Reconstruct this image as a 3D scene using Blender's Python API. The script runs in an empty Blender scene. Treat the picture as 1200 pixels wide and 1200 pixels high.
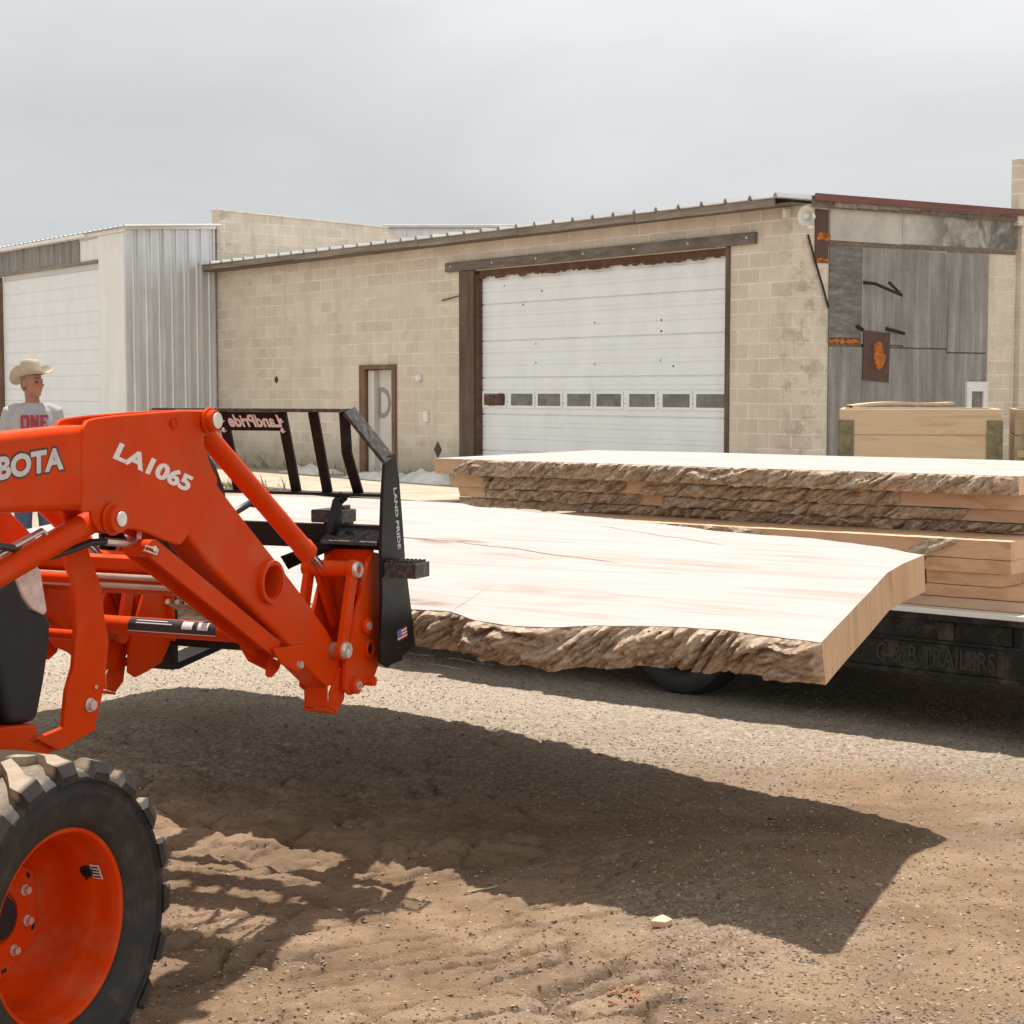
import bpy, bmesh, math, random
from math import sin, cos, tan, pi, radians, sqrt, atan2, hypot
from mathutils import Vector, Matrix, noise
random.seed(7)
SC = bpy.context.scene
COL = SC.collection
V3 = Vector

# ------------------------------------------------------------------ camera
H = 1.6; FPX = 2000.0; TH = math.atan(143/2000.0); CT, ST = cos(TH), sin(TH)
cam_d = bpy.data.cameras.new('camera'); cam = bpy.data.objects.new('camera', cam_d); COL.objects.link(cam)
cam.location = (0, 0, H); cam.rotation_euler = (pi/2-TH, 0, 0)
cam_d.sensor_width = 36; cam_d.lens = 36*FPX/1200; cam_d.clip_start = .05; cam_d.clip_end = 3000
SC.camera = cam
CAMP = V3((0, 0, H))
def ray(px, py):
    u = (px-600)/FPX; v = -(py-600)/FPX
    return V3((u, CT+v*ST, -ST+v*CT))
def on_plane(px, py, P, n):          # where the sight line through a photo point meets a real plane
    r = ray(px, py); n = V3(n)
    return CAMP + r*((V3(P)-CAMP).dot(n)/r.dot(n))
def at_z(px, py, z):
    r = ray(px, py); return CAMP + r*((z-H)/r.z)
def at_y(px, py, Y):
    r = ray(px, py); return CAMP + r*(Y/r.y)

# ------------------------------------------------------------------ mesh builder
class MB:
    def __init__(s): s.v = []; s.f = []; s.m = []; s.mi = 0
    def add(s, vs, fs):
        o = len(s.v); s.v += [tuple(p) for p in vs]
        for f in fs: s.f.append(tuple(i+o for i in f)); s.m.append(s.mi)
        return s
    def box(s, c, d, rot=None):
        c = V3(c); hx, hy, hz = d[0]/2, d[1]/2, d[2]/2
        vs = [V3((x, y, z)) for z in (-hz, hz) for y in (-hy, hy) for x in (-hx, hx)]
        if rot is not None: vs = [rot @ p for p in vs]
        return s.add([p+c for p in vs], [(0,2,3,1),(4,5,7,6),(0,1,5,4),(2,6,7,3),(0,4,6,2),(1,3,7,5)])
    def mm(s, a, b): return s.box([(a[i]+b[i])/2 for i in range(3)], [abs(b[i]-a[i]) for i in range(3)])
    def beam(s, p0, p1, side, w, h):      # box along p0->p1; w along side, h along the third axis
        p0, p1 = V3(p0), V3(p1); d = (p1-p0); L = d.length; d.normalize()
        sd = V3(side); sd = (sd-d*sd.dot(d)).normalized(); n = d.cross(sd)
        R = Matrix((sd, d, n)).transposed()
        return s.box((p0+p1)/2, (w, L, h), R)
    def prism(s, pts, off):                # polygon pts (3D) extruded by vector off
        n = len(pts); off = V3(off); a = [V3(p) for p in pts]; b = [p+off for p in a]
        nn = V3((0, 0, 0))
        for i in range(n): nn += a[i].cross(a[(i+1) % n])
        if nn.dot(off) > 0: a.reverse(); b.reverse()
        fs = [tuple(range(n)), tuple(range(2*n-1, n-1, -1))]
        for i in range(n):
            j = (i+1) % n; fs.append((i, i+n, j+n, j))
        return s.add(a+b, fs)
    def tube(s, path, r, seg=12, caps=True):
        path = [V3(p) for p in path]; n = len(path); rs = r if isinstance(r, (list, tuple)) else [r]*n
        up = None; rings = []
        for i in range(n):
            t = (path[min(i+1, n-1)]-path[max(i-1, 0)]).normalized()
            if up is None:
                up = V3((0, 0, 1)) if abs(t.z) < .9 else V3((1, 0, 0))
            up = (up-t*up.dot(t)).normalized(); b = t.cross(up)
            rings.append([path[i]+(up*cos(2*pi*k/seg)+b*sin(2*pi*k/seg))*rs[i] for k in range(seg)])
        vs = [p for R in rings for p in R]; fs = []
        for i in range(n-1):
            for k in range(seg):
                k2 = (k+1) % seg
                fs.append((i*seg+k, i*seg+k2, (i+1)*seg+k2, (i+1)*seg+k))
        if caps:
            fs.append(tuple(range(seg-1, -1, -1))); fs.append(tuple((n-1)*seg+k for k in range(seg)))
        return s.add(vs, fs)
    def cyl(s, p0, p1, r0, r1=None, seg=20, caps=True):
        return s.tube([p0, p1], [r0, r0 if r1 is None else r1], seg, caps)
    def lathe(s, prof, c, ax, seg=48, close=True):   # prof: (radius, height along axis)
        c = V3(c); ax = V3(ax).normalized()
        u = V3((0, 0, 1)) if abs(ax.z) < .9 else V3((1, 0, 0)); u = (u-ax*u.dot(ax)).normalized(); w = ax.cross(u)
        n = len(prof); vs = [c+ax*h+(u*cos(2*pi*k/seg)+w*sin(2*pi*k/seg))*r for k in range(seg) for r, h in prof]
        fs = []
        for k in range(seg):
            k2 = (k+1) % seg
            for i in range(n if close else n-1):
                j = (i+1) % n
                fs.append((k*n+i, k*n+j, k2*n+j, k2*n+i))
        return s.add(vs, fs)
    def ball(s, c, r, rot=None, nu=16, nv=10):
        c = V3(c); r = (r, r, r) if not isinstance(r, (list, tuple)) else r
        vs = []; fs = []
        for i in range(nv+1):
            a = pi*i/nv
            for k in range(nu):
                p = V3((r[0]*sin(a)*cos(2*pi*k/nu), r[1]*sin(a)*sin(2*pi*k/nu), r[2]*cos(a)))
                if rot is not None: p = rot @ p
                vs.append(c+p)
        for i in range(nv):
            for k in range(nu):
                k2 = (k+1) % nu
                if i == 0: fs.append((k, (i+1)*nu+k, (i+1)*nu+k2))
                elif i == nv-1: fs.append((i*nu+k, (i+1)*nu+k, i*nu+k2))
                else: fs.append((i*nu+k, (i+1)*nu+k, (i+1)*nu+k2, i*nu+k2))
        return s.add(vs, fs)
    def grid(s, rows):
        n = len(rows[0]); vs = [p for r in rows for p in r]; fs = []
        for i in range(len(rows)-1):
            for k in range(n-1):
                fs.append((i*n+k, i*n+k+1, (i+1)*n+k+1, (i+1)*n+k))
        return s.add(vs, fs)
    def mesh(s, name, fix=True):
        me = bpy.data.meshes.new(name); me.from_pydata(s.v, [], s.f)
        me.polygons.foreach_set('material_index', s.m)
        if fix:
            bm = bmesh.new(); bm.from_mesh(me); bmesh.ops.recalc_face_normals(bm, faces=bm.faces); bm.to_mesh(me); bm.free()
        me.update(); return me
    def build(s, name, mat, parent=None, bevel=0, angle=35, fix=True, seg=2):
        me = s.mesh(name, fix)
        for m in (mat if isinstance(mat, (list, tuple)) else [mat]): me.materials.append(m)
        me.polygons.foreach_set('use_smooth', [True]*len(me.polygons))
        me.set_sharp_from_angle(angle=radians(angle))
        o = bpy.data.objects.new(name, me); COL.objects.link(o)
        if parent is not None: o.parent = parent
        if bevel:
            b = o.modifiers.new('bevel', 'BEVEL'); b.width = bevel; b.segments = seg; b.limit_method = 'ANGLE'
            b.angle_limit = radians(40); b.harden_normals = True
        return o
def each(name, mat, parent, pieces, bevel=0, **k):   # every piece its own object
    out = []
    for fn in pieces:
        m_ = MB(); fn(m_); out.append(m_.build(name, mat, parent, bevel, **k))
    return out
def cut(o, mb):                             # real hole: boolean applied at once, cutter removed
    cme = mb.mesh('cutter'); c = bpy.data.objects.new('cutter', cme); COL.objects.link(c)
    c.matrix_world = o.matrix_world; c.parent = o.parent
    b = o.modifiers.new('bool', 'BOOLEAN'); b.object = c; b.operation = 'DIFFERENCE'; b.solver = 'EXACT'
    bv = [m for m in o.modifiers if m.type == 'BEVEL']
    for m in bv: m.show_viewport = False
    bpy.context.view_layer.update()
    dg = bpy.context.evaluated_depsgraph_get()
    me = bpy.data.meshes.new_from_object(o.evaluated_get(dg))
    o.modifiers.remove(b)
    for m in bv: m.show_viewport = True
    o.data = me
    bpy.data.objects.remove(c); bpy.data.meshes.remove(cme)
    me.polygons.foreach_set('use_smooth', [True]*len(me.polygons)); me.set_sharp_from_angle(angle=radians(35))
def freeze(o):                              # bake modifiers into the mesh
    bpy.context.view_layer.update()
    dg = bpy.context.evaluated_depsgraph_get()
    me = bpy.data.meshes.new_from_object(o.evaluated_get(dg)); o.modifiers.clear(); o.data = me
def tag(o, label=None, cat=None, group=None, kind=None):
    if label: o['label'] = label
    if cat: o['category'] = cat
    if group: o['group'] = group
    if kind: o['kind'] = kind
    return o
def empty(name, loc, rz, label, cat, group=None):
    o = bpy.data.objects.new(name, None); COL.objects.link(o); o.location = loc; o.rotation_euler = (0, 0, rz)
    o.empty_display_size = .2
    return tag(o, label, cat, group)
def frame(o, origin, x, y, z):
    o.matrix_world = Matrix(((x[0], y[0], z[0], origin[0]), (x[1], y[1], z[1], origin[1]), (x[2], y[2], z[2], origin[2]), (0, 0, 0, 1)))
def lettering(name, txt, mat, parent, bl, br, tl, depth=.002, bold=0.0, spacing=1.0, post=None):
    cu = bpy.data.curves.new(name, 'FONT'); cu.body = txt; cu.offset = bold; cu.extrude = .02; cu.space_character = spacing
    cu.resolution_u = 4
    o = bpy.data.objects.new(name, cu); COL.objects.link(o); bpy.context.view_layer.update()
    me = bpy.data.meshes.new_from_object(o.evaluated_get(bpy.context.evaluated_depsgraph_get()))
    bpy.data.objects.remove(o); bpy.data.curves.remove(cu)
    xs = [v.co.x for v in me.vertices]; ys = [v.co.y for v in me.vertices]
    x0, x1, y0, y1 = min(xs), max(xs), min(ys), max(ys)
    bl, br, tl = V3(bl), V3(br), V3(tl); n = (br-bl).cross(tl-bl).normalized()
    for v in me.vertices:
        a = (v.co.x-x0)/(x1-x0); b = (v.co.y-y0)/(y1-y0); k = depth if v.co.z > 0 else 0
        p = bl+(br-bl)*a+(tl-bl)*b+n*k
        v.co = post(p) if post else p
    me.materials.clear(); me.materials.append(mat)
    o = bpy.data.objects.new(name, me); COL.objects.link(o)
    if parent: o.parent = parent
    return o

# ------------------------------------------------------------------ materials
def N(nt, t, **k):
    n = nt.nodes.new(t)
    for a, b in k.items():
        if a == 'inp':
            for i, v in b.items(): n.inputs[i].default_value = v
        else: setattr(n, a, b)
    return n
def ramp(nt, fac, stops):
    r = N(nt, 'ShaderNodeValToRGB'); e = r.color_ramp.elements
    while len(e) < len(stops): e.new(.5)
    for el, (p, c) in zip(e, stops): el.position = p; el.color = (*c, 1) if len(c) == 3 else c
    nt.links.new(fac, r.inputs[0]); return r.outputs[0]
def mix(nt, fac, a, b, mode='MIX'):
    m = N(nt, 'ShaderNodeMix', data_type='RGBA', blend_type=mode)
    for i, v in ((0, fac), (6, a), (7, b)):
        if hasattr(v, 'is_output'): nt.links.new(v, m.inputs[i])
        elif isinstance(v, (int, float)): m.inputs[i].default_value = v
        else: m.inputs[i].default_value = (*v, 1)
    return m.outputs[2]
def math_n(nt, op, a, b=0.0, clamp=False):
    m = N(nt, 'ShaderNodeMath', operation=op, use_clamp=clamp)
    for i, v in ((0, a), (1, b)):
        if hasattr(v, 'is_output'): nt.links.new(v, m.inputs[i])
        else: m.inputs[i].default_value = v
    return m.outputs[0]
def mapping(nt, src, scale=(1, 1, 1), rot=(0, 0, 0), loc=(0, 0, 0)):
    m = N(nt, 'ShaderNodeMapping'); m.inputs['Scale'].default_value = scale; m.inputs['Rotation'].default_value = rot; m.inputs['Location'].default_value = loc
    nt.links.new(src, m.inputs[0]); return m.outputs[0]
def noise_n(nt, vec, scale, detail=4, rough=.55, dist=0):
    n = N(nt, 'ShaderNodeTexNoise', inp={'Scale': scale, 'Detail': detail, 'Roughness': rough, 'Distortion': dist})
    nt.links.new(vec, n.inputs['Vector']); return n.outputs['Fac']
def new_mat(name):
    m = bpy.data.materials.new(name); m.use_nodes = True; nt = m.node_tree
    b = nt.nodes['Principled BSDF']; tc = N(nt, 'ShaderNodeTexCoord')
    return m, nt, b, tc.outputs['Object'], tc
def bump(nt, b, h, strength=.3, dist=.01, chain=None):
    n = N(nt, 'ShaderNodeBump', inp={'Strength': strength, 'Distance': dist}); nt.links.new(h, n.inputs['Height'])
    if chain is not None: nt.links.new(chain, n.inputs['Normal'])
    nt.links.new(n.outputs[0], b.inputs['Normal']); return n.outputs[0]
def simple(name, base, rough=.5, metal=0, var=.12, scale=6, bmp=0, bscale=60, dirt=None, dirt_amt=.3, coat=0, spec=.5):
    m, nt, b, oc, tc = new_mat(name)
    f = noise_n(nt, oc, scale, 6, .6)
    lo = tuple(c*(1-var) for c in base); hi = tuple(min(1, c*(1+var)) for c in base)
    c = ramp(nt, f, [(.3, lo), (.7, hi)])
    if dirt:
        d = noise_n(nt, mapping(nt, oc, loc=(3.1, 1.7, .4)), scale*1.7, 8, .65)
        c = mix(nt, math_n(nt, 'MULTIPLY', ramp(nt, d, [(.48, (0, 0, 0)), (.72, (1, 1, 1))]), dirt_amt), c, dirt)
    nt.links.new(c, b.inputs['Base Color'])
    r = noise_n(nt, oc, scale*3, 5)
    nt.links.new(math_n(nt, 'ADD', math_n(nt, 'MULTIPLY', r, .25), rough-.12, True), b.inputs['Roughness'])
    b.inputs['Metallic'].default_value = metal; b.inputs['Coat Weight'].default_value = coat; b.inputs['Specular IOR Level'].default_value = spec
    if bmp: bump(nt, b, noise_n(nt, oc, bscale, 5), bmp, .004)
    return m
M = {}
M['orange'] = simple('orange_paint', (.63, .049, .0015), .36, 0, .10, 4, .06, 160, (.34, .19, .09), .22, 0, .10)
M['orange_rim'] = simple('orange_rim_paint', (.60, .046, .0015), .48, 0, .12, 6, .06, 160, (.34, .19, .10), .34, 0, .08)
M['black_gloss'] = simple('black_gloss_paint', (.010, .0095, .0095), .40, 0, .3, 9, .1, 120, (.14, .12, .10), .08, 0, .22)
M['black_rough'] = simple('black_scuffed_paint', (.03, .028, .026), .5, 0, .4, 30, .4, 160, (.30, .24, .18), .5)
M['black_plastic'] = simple('black_plastic', (.012, .012, .013), .55, 0, .15, 8, .15, 300)
M['rubber'] = None
M['steel'] = simple('bright_steel', (.62, .60, .57), .35, .9, .12, 20)
M['steel_line'] = simple('steel_tube', (.50, .40, .33), .42, .7, .12, 12)
M['zinc'] = simple('zinc_bolt', (.72, .70, .67), .38, .7, .15, 30)
M['chrome'] = simple('chrome_rod', (.75, .72, .7), .18, 1, .05, 20)
M['hose'] = simple('hose_rubber', (.02, .02, .02), .5)
M['white_decal'] = simple('white_decal', (.78, .74, .74), .45, 0, .04, 10)
M['silver_decal'] = simple('silver_decal', (.60, .58, .58), .4, .2, .15, 14)
M['dark_decal'] = simple('dark_decal', (.03, .025, .03), .4)
M['decal_yellow'] = simple('decal_grey', (.55, .53, .5), .5)
M['glass_lamp'] = simple('lamp_glass', (.72, .58, .56), .10, 0, .3, 22, .8, 40, None, 0, .4)  # pink in the base stands in for orange paint reflected in clear glass
M['dark_void'] = simple('dark_recess', (.01, .009, .009), .7)
M['red_decal'] = simple('red_print', (.36, .02, .04), .8)
M['blue_decal'] = simple('blue_print', (.12, .16, .5), .5)

def rubber_mat():
    m, nt, b, oc, tc = new_mat('tyre_rubber')
    sep = N(nt, 'ShaderNodeSeparateXYZ'); nt.links.new(oc, sep.inputs[0])
    r = math_n(nt, 'SQRT', math_n(nt, 'ADD', math_n(nt, 'POWER', sep.outputs[1], 2), math_n(nt, 'POWER', sep.outputs[2], 2)))
    n = noise_n(nt, oc, 9, 6, .65)
    d = math_n(nt, 'ADD', math_n(nt, 'MULTIPLY', math_n(nt, 'SUBTRACT', r, .352), 60), math_n(nt, 'MULTIPLY', math_n(nt, 'SUBTRACT', n, .5), 1.6), True)
    side = math_n(nt, 'MULTIPLY', ramp(nt, noise_n(nt, oc, 14, 7, .7), [(.5, (0, 0, 0)), (.75, (1, 1, 1))]), .10)
    base = ramp(nt, noise_n(nt, oc, 30, 5), [(.3, (.016, .014, .013)), (.7, (.028, .024, .022))])
    dust = ramp(nt, noise_n(nt, oc, 18, 6), [(.3, (.36, .28, .19)), (.7, (.55, .46, .34))])
    # only the outer rolling band of the tread carries dried mud
    axial = math_n(nt, 'ABSOLUTE', sep.outputs[0])
    face = math_n(nt, 'SUBTRACT', 1, math_n(nt, 'MULTIPLY', math_n(nt, 'SUBTRACT', axial, .118), 60, True), True)
    fac = math_n(nt, 'ADD', math_n(nt, 'MULTIPLY', math_n(nt, 'MULTIPLY', d, face), .66), side, True)
    nt.links.new(mix(nt, fac, base, dust), b.inputs['Base Color'])
    b.inputs['Roughness'].default_value = .75
    bump(nt, b, noise_n(nt, oc, 90, 5), .25, .003)
    return m
M['rubber'] = rubber_mat()

def wood_mat(name, lo, hi, streak, along=(0.5, 7, 7), end_tint=(.62, .36, .2)):
    m, nt, b, oc, tc = new_mat(name)
    n1 = noise_n(nt, mapping(nt, oc, along), 1.3, 5, .6, 1.2)
    n2 = noise_n(nt, mapping(nt, oc, (along[0]*2, along[1]*9, along[2]*9)), 1.6, 6, .65)
    c = ramp(nt, n1, [(.28, lo), (.5, hi), (.72, tuple(.5*(a+b_) for a, b_ in zip(lo, hi)))])
    c = mix(nt, ramp(nt, n2, [(.54, (0, 0, 0)), (.82, (.35, .35, .35))]), c, lo)
    s = noise_n(nt, mapping(nt, oc, (along[0]*.9, along[1]*.55, along[2]*.5), loc=(.3, .9, 0)), 1.1, 6, .62, 2.2)
    c = mix(nt, ramp(nt, s, [(.60, (0, 0, 0)), (.74, (.75, .75, .75))]), c, streak)
    nt.links.new(c, b.inputs['Base Color']); b.inputs['Roughness'].default_value = .78; b.inputs['Specular IOR Level'].default_value = .25
    saw = noise_n(nt, mapping(nt, oc, (60, 3, 3)), 1, 4)
    bump(nt, b, math_n(nt, 'ADD', n2, math_n(nt, 'MULTIPLY', saw, .6)), .25, .004)
    return m
M['wood'] = wood_mat('sunlit_sawn_wood', (.335, .275, .24), (.408, .390, .380), (.29, .195, .15))  # sunlit copy of the sawn wood, its colour bleached for full sun
M['wood_shaded'] = wood_mat('shaded_sawn_wood', (.46, .265, .14), (.69, .475, .30), (.38, .18, .08), (5, 5, .7))  # shaded copy for end grain and covered tops, coloured warmer and brighter
M['wood_orange'] = wood_mat('orange_sapwood', (.44, .235, .125), (.62, .40, .25), (.36, .16, .07), (1.5, 6, 6))
M['wood_raw'] = wood_mat('bare_sapwood', (.44, .27, .165), (.58, .40, .27), (.34, .17, .085), (1.5, 5, 5))
M['wood_crate'] = wood_mat('crate_plank_wood', (.50, .36, .22), (.62, .47, .31), (.45, .28, .15), (.9, 5, 9))
M['wood_dark'] = wood_mat('aged_plank_wood', (.32, .23, .15), (.45, .34, .23), (.25, .16, .09), (.9, 5, 9))

def bark_mat():
    m, nt, b, oc, tc = new_mat('tree_bark')
    v = mapping(nt, mapping(nt, oc, (1, 1, 1), (0, radians(30), 0)), (4, 10, 30))
    n1 = noise_n(nt, v, 1.6, 9, .72, .7)
    n2 = noise_n(nt, oc, 4, 5, .6)
    n3 = noise_n(nt, oc, 55, 5, .6)
    c = ramp(nt, n1, [(.34, (.045, .025, .015)), (.42, (.25, .16, .10)), (.50, (.57, .44, .33)), (.63, (.80, .69, .57))])
    c = mix(nt, ramp(nt, n2, [(.5, (0, 0, 0)), (.68, (.35, .35, .35))]), c, (.56, .40, .28))
    c = mix(nt, .35, c, ramp(nt, n3, [(.3, (.13, .08, .045)), (.6, (.55, .43, .31))]))
    nt.links.new(c, b.inputs['Base Color']); b.inputs['Roughness'].default_value = .9; b.inputs['Specular IOR Level'].default_value = .15
    bump(nt, b, math_n(nt, 'ADD', n1, math_n(nt, 'MULTIPLY', n3, .35)), .9, .02)
    return m
M['bark'] = bark_mat()

def block_mat(name, axis, grime=.35, contrast=1.0):
    m, nt, b, oc, tc = new_mat(name)
    sep = N(nt, 'ShaderNodeSeparateXYZ'); nt.links.new(oc, sep.inputs[0])
    cb = N(nt, 'ShaderNodeCombineXYZ'); nt.links.new(sep.outputs[axis], cb.inputs[0]); nt.links.new(sep.outputs[2], cb.inputs[1])
    def brick(c1, c2, mo):
        br = N(nt, 'ShaderNodeTexBrick', offset=.5, inp={'Scale': 1, 'Mortar Size': .013, 'Mortar Smooth': .3, 'Bias': -.1, 'Brick Width': .4064, 'Row Height': .2032})
        br.inputs['Color1'].default_value = (*c1, 1); br.inputs['Color2'].default_value = (*c2, 1); br.inputs['Mortar'].default_value = (*mo, 1)
        wob = noise_n(nt, cb.outputs[0], 6, 3); w2 = N(nt, 'ShaderNodeVectorMath', operation='ADD')
        wv = N(nt, 'ShaderNodeCombineXYZ'); nt.links.new(math_n(nt, 'MULTIPLY', wob, .012), wv.inputs[1])
        nt.links.new(cb.outputs[0], w2.inputs[0]); nt.links.new(wv.outputs[0], w2.inputs[1]); nt.links.new(w2.outputs[0], br.inputs['Vector'])
        return br
    br = brick((.72, .65, .555), (.56, .50, .42), (.84, .79, .71))
    plain = (.69, .622, .52)
    n1 = noise_n(nt, cb.outputs[0], .55, 5, .6); n2 = noise_n(nt, cb.outputs[0], 2.4, 6, .65); n3 = noise_n(nt, oc, 40, 6, .65)
    c = mix(nt, math_n(nt, 'MULTIPLY', ramp(nt, n1, [(.38, (1, 1, 1)), (.66, (.25, .25, .25))]), contrast), plain, br.outputs['Color'])
    c = mix(nt, ramp(nt, n2, [(.42, (0, 0, 0)), (.75, (.4, .4, .4))]), c, (.47, .39, .29))
    drip = noise_n(nt, mapping(nt, cb.outputs[0], (2.2, .25, 1)), 1.2, 6, .65)
    c = mix(nt, math_n(nt, 'MULTIPLY', ramp(nt, drip, [(.5, (0, 0, 0)), (.78, (1, 1, 1))]), grime), c, (.36, .29, .20))
    low = math_n(nt, 'MULTIPLY', math_n(nt, 'SUBTRACT', .55, math_n(nt, 'ADD', sep.outputs[2], math_n(nt, 'MULTIPLY', n2, -.5)), True), .9, True)
    c = mix(nt, low, c, (.27, .23, .16))
    c = mix(nt, ramp(nt, n3, [(.35, (.3, .3, .3)), (.6, (0, 0, 0))]), c, (.33, .27, .18))
    if axis == 0: edge = math_n(nt, 'MULTIPLY', math_n(nt, 'ADD', sep.outputs[0], .62), 1.7, True)
    else: edge = math_n(nt, 'MULTIPLY', math_n(nt, 'SUBTRACT', .60, sep.outputs[1]), 1.8, True)
    chip = ramp(nt, noise_n(nt, mapping(nt, cb.outputs[0], (1.0, 1.3, 1), loc=(7, 3, 0)), 3.4, 7, .68), [(.50, (0, 0, 0)), (.60, (.5, .5, .5))])
    c = mix(nt, math_n(nt, 'MULTIPLY', edge, chip), c, (.21, .175, .13))
    crk = noise_n(nt, mapping(nt, cb.outputs[0], (1, 1, 1), loc=(2, 9, 0)), 1.7, 9, .75)
    c = mix(nt, ramp(nt, crk, [(.60, (0, 0, 0)), (.70, (.45, .45, .45))]), c, (.38, .31, .22))
    nt.links.new(c, b.inputs['Base Color']); b.inputs['Roughness'].default_value = .92; b.inputs['Specular IOR Level'].default_value = .15
    bump(nt, b, math_n(nt, 'ADD', math_n(nt, 'MULTIPLY', br.outputs['Fac'], -.8), n3), .5, .012)
    return m
M['block_x'] = block_mat('concrete_block_front', 0)
M['block_y'] = block_mat('concrete_block_side', 1, .5)

def streak_mat(name, c0, c1, c2, metal=0, rough=.7, scale=(5, 5, .35), bmp=.3):
    m, nt, b, oc, tc = new_mat(name)
    n1 = noise_n(nt, mapping(nt, oc, scale), 1.7, 7, .65); n2 = noise_n(nt, oc, 1.6, 5, .6); n3 = noise_n(nt, oc, 35, 5, .6)
    c = ramp(nt, n1, [(.3, c0), (.55, c1), (.75, c2)])
    c = mix(nt, ramp(nt, n2, [(.45, (0, 0, 0)), (.75, (.6, .6, .6))]), c, c0)
    c = mix(nt, .2, c, ramp(nt, n3, [(.35, c0), (.65, c2)]))
    nt.links.new(c, b.inputs['Base Color']); b.inputs['Roughness'].default_value = rough; b.inputs['Metallic'].default_value = metal
    bump(nt, b, math_n(nt, 'ADD', n1, n3), bmp, .008); return m
M['ply'] = streak_mat('weathered_plywood', (.13, .127, .118), (.27, .262, .242), (.40, .39, .36), 0, .9, (5, 5, .4))
M['ply_dark'] = streak_mat('dark_weathered_plywood', (.07, .068, .062), (.19, .182, .167), (.33, .32, .295), 0, .9, (1.6, 1.6, 9))
M['cement_board'] = streak_mat('grey_cement_board', (.34, .33, .30), (.50, .485, .45), (.58, .56, .52), 0, .85, (1.2, 1.2, 1.0))
def stained():
    m, nt, b, oc, tc = new_mat('stained_cement_board')
    n1 = noise_n(nt, oc, 2.2, 6, .65, .5); n2 = noise_n(nt, mapping(nt, oc, (1, 1, 1), loc=(4, 1, 2)), 9, 6, .6)
    sep = N(nt, 'ShaderNodeSeparateXYZ'); nt.links.new(oc, sep.inputs[0])
    g = math_n(nt, 'MULTIPLY', math_n(nt, 'SUBTRACT', sep.outputs[1], 2.15), 1.2, True)
    k = math_n(nt, 'MULTIPLY', g, ramp(nt, math_n(nt, 'ADD', n1, math_n(nt, 'MULTIPLY', n2, .25)), [(.45, (0, 0, 0)), (.68, (1, 1, 1))]))
    c = ramp(nt, n2, [(.3, (.38, .37, .34)), (.7, (.52, .505, .47))])
    nt.links.new(mix(nt, k, c, (.13, .125, .115)), b.inputs['Base Color']); b.inputs['Roughness'].default_value = .85
    return m
M['cement_stained'] = stained()
M['galv'] = streak_mat('galvanised_sheet', (.48, .485, .49), (.64, .65, .665), (.76, .77, .785), .55, .38, (5, 5, .3), .1)
M['white_metal'] = streak_mat('white_painted_sheet', (.68, .685, .66), (.78, .79, .775), (.83, .84, .83), 0, .55, (3, 3, .25), .12)
M['door_white'] = streak_mat('white_door_paint', (.70, .735, .745), (.77, .81, .82), (.81, .845, .86), 0, .5, (1.6, 1.6, .8), .06)
M['door_grey'] = streak_mat('pale_grey_door_paint', (.50, .48, .43), (.60, .58, .53), (.66, .64, .59), 0, .6, (3, 3, .4), .1)
M['roof_metal'] = streak_mat('roof_sheet', (.48, .48, .47), (.62, .62, .61), (.70, .70, .69), .3, .5, (2, .3, 2), .1)
M['old_timber'] = streak_mat('dark_old_timber', (.075, .06, .047), (.165, .135, .11), (.26, .22, .185), 0, .85, (1.5, 6, 9))
M['post_timber'] = streak_mat('brown_timber_post', (.055, .036, .026), (.12, .08, .057), (.19, .135, .10), 0, .85, (7, 7, .6))
M['fascia_wood'] = streak_mat('weathered_fascia', (.13, .11, .085), (.27, .235, .185), (.42, .37, .30), 0, .85, (.5, 6, 9))
M['rust'] = streak_mat('rusty_brown', (.055, .03, .02), (.11, .058, .036), (.22, .115, .065), 0, .9, (3, 3, 3), .8)
M['door_frame_brown'] = streak_mat('brown_frame_paint', (.10, .055, .035), (.19, .105, .065), (.27, .16, .105), 0, .8, (3, 3, 1))
M['fascia_red'] = streak_mat('maroon_fascia_metal', (.11, .035, .03), (.18, .065, .055), (.25, .11, .09), 0, .6, (4, .4, 4), .1)
M['foam'] = simple('orange_foam', (.42, .13, .028), .95, 0, .55, 12, 1, 20)
M['window_glass'] = simple('dusty_window', (.15, .145, .13), .25, 0, .35, 5)
M['panel_brown'] = simple('dark_brown_panel', (.075, .035, .022), .6, 0, .25, 8, .2, 40)
M['pvc_white'] = simple('white_vinyl', (.70, .70, .68), .5, 0, .08, 6)
M['olive_metal'] = simple('olive_bracket', (.16, .14, .07), .6, 0, .4, 14, .4, 50, (.35, .30, .2), .5)
M['trailer_black'] = simple('trailer_black_paint', (.008, .0075, .007), .40, 0, .4, 6, .15, 60, (.20, .16, .11), .35, 0, .35)
M['deck'] = wood_mat('trailer_deck_plank', (.55, .45, .34), (.70, .62, .52), (.40, .30, .2), (.6, 7, 7))
M['plastic_sheet'] = simple('white_plastic_sheet', (.62, .60, .56), .45, 0, .25, 3)
M['skin'] = simple('skin', (.34, .145, .09), .55, 0, .12, 18)
M['hair'] = simple('grey_hair', (.16, .12, .09), .7, 0, .3, 60)
M['shirt'] = simple('heather_shirt', (.36, .35, .355), .9, 0, .08, 30, .3, 400)
M['jeans'] = simple('blue_denim', (.06, .08, .13), .9, 0, .2, 30, .3, 300)
M['boots'] = simple('brown_boot', (.09, .05, .03), .6)
M['hat'] = simple('tan_felt_hat', (.43, .36, .275), .9, 0, .12, 8, .3, 120)
M['hat_band'] = simple('hat_band', (.34, .26, .17), .8)
M['stone'] = simple('stone', (.22, .17, .12), .9, 0, .3, 12, .5, 60)
M['chip'] = simple('wood_chip', (.70, .48, .33), .8, 0, .2, 20, .3, 60)
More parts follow.
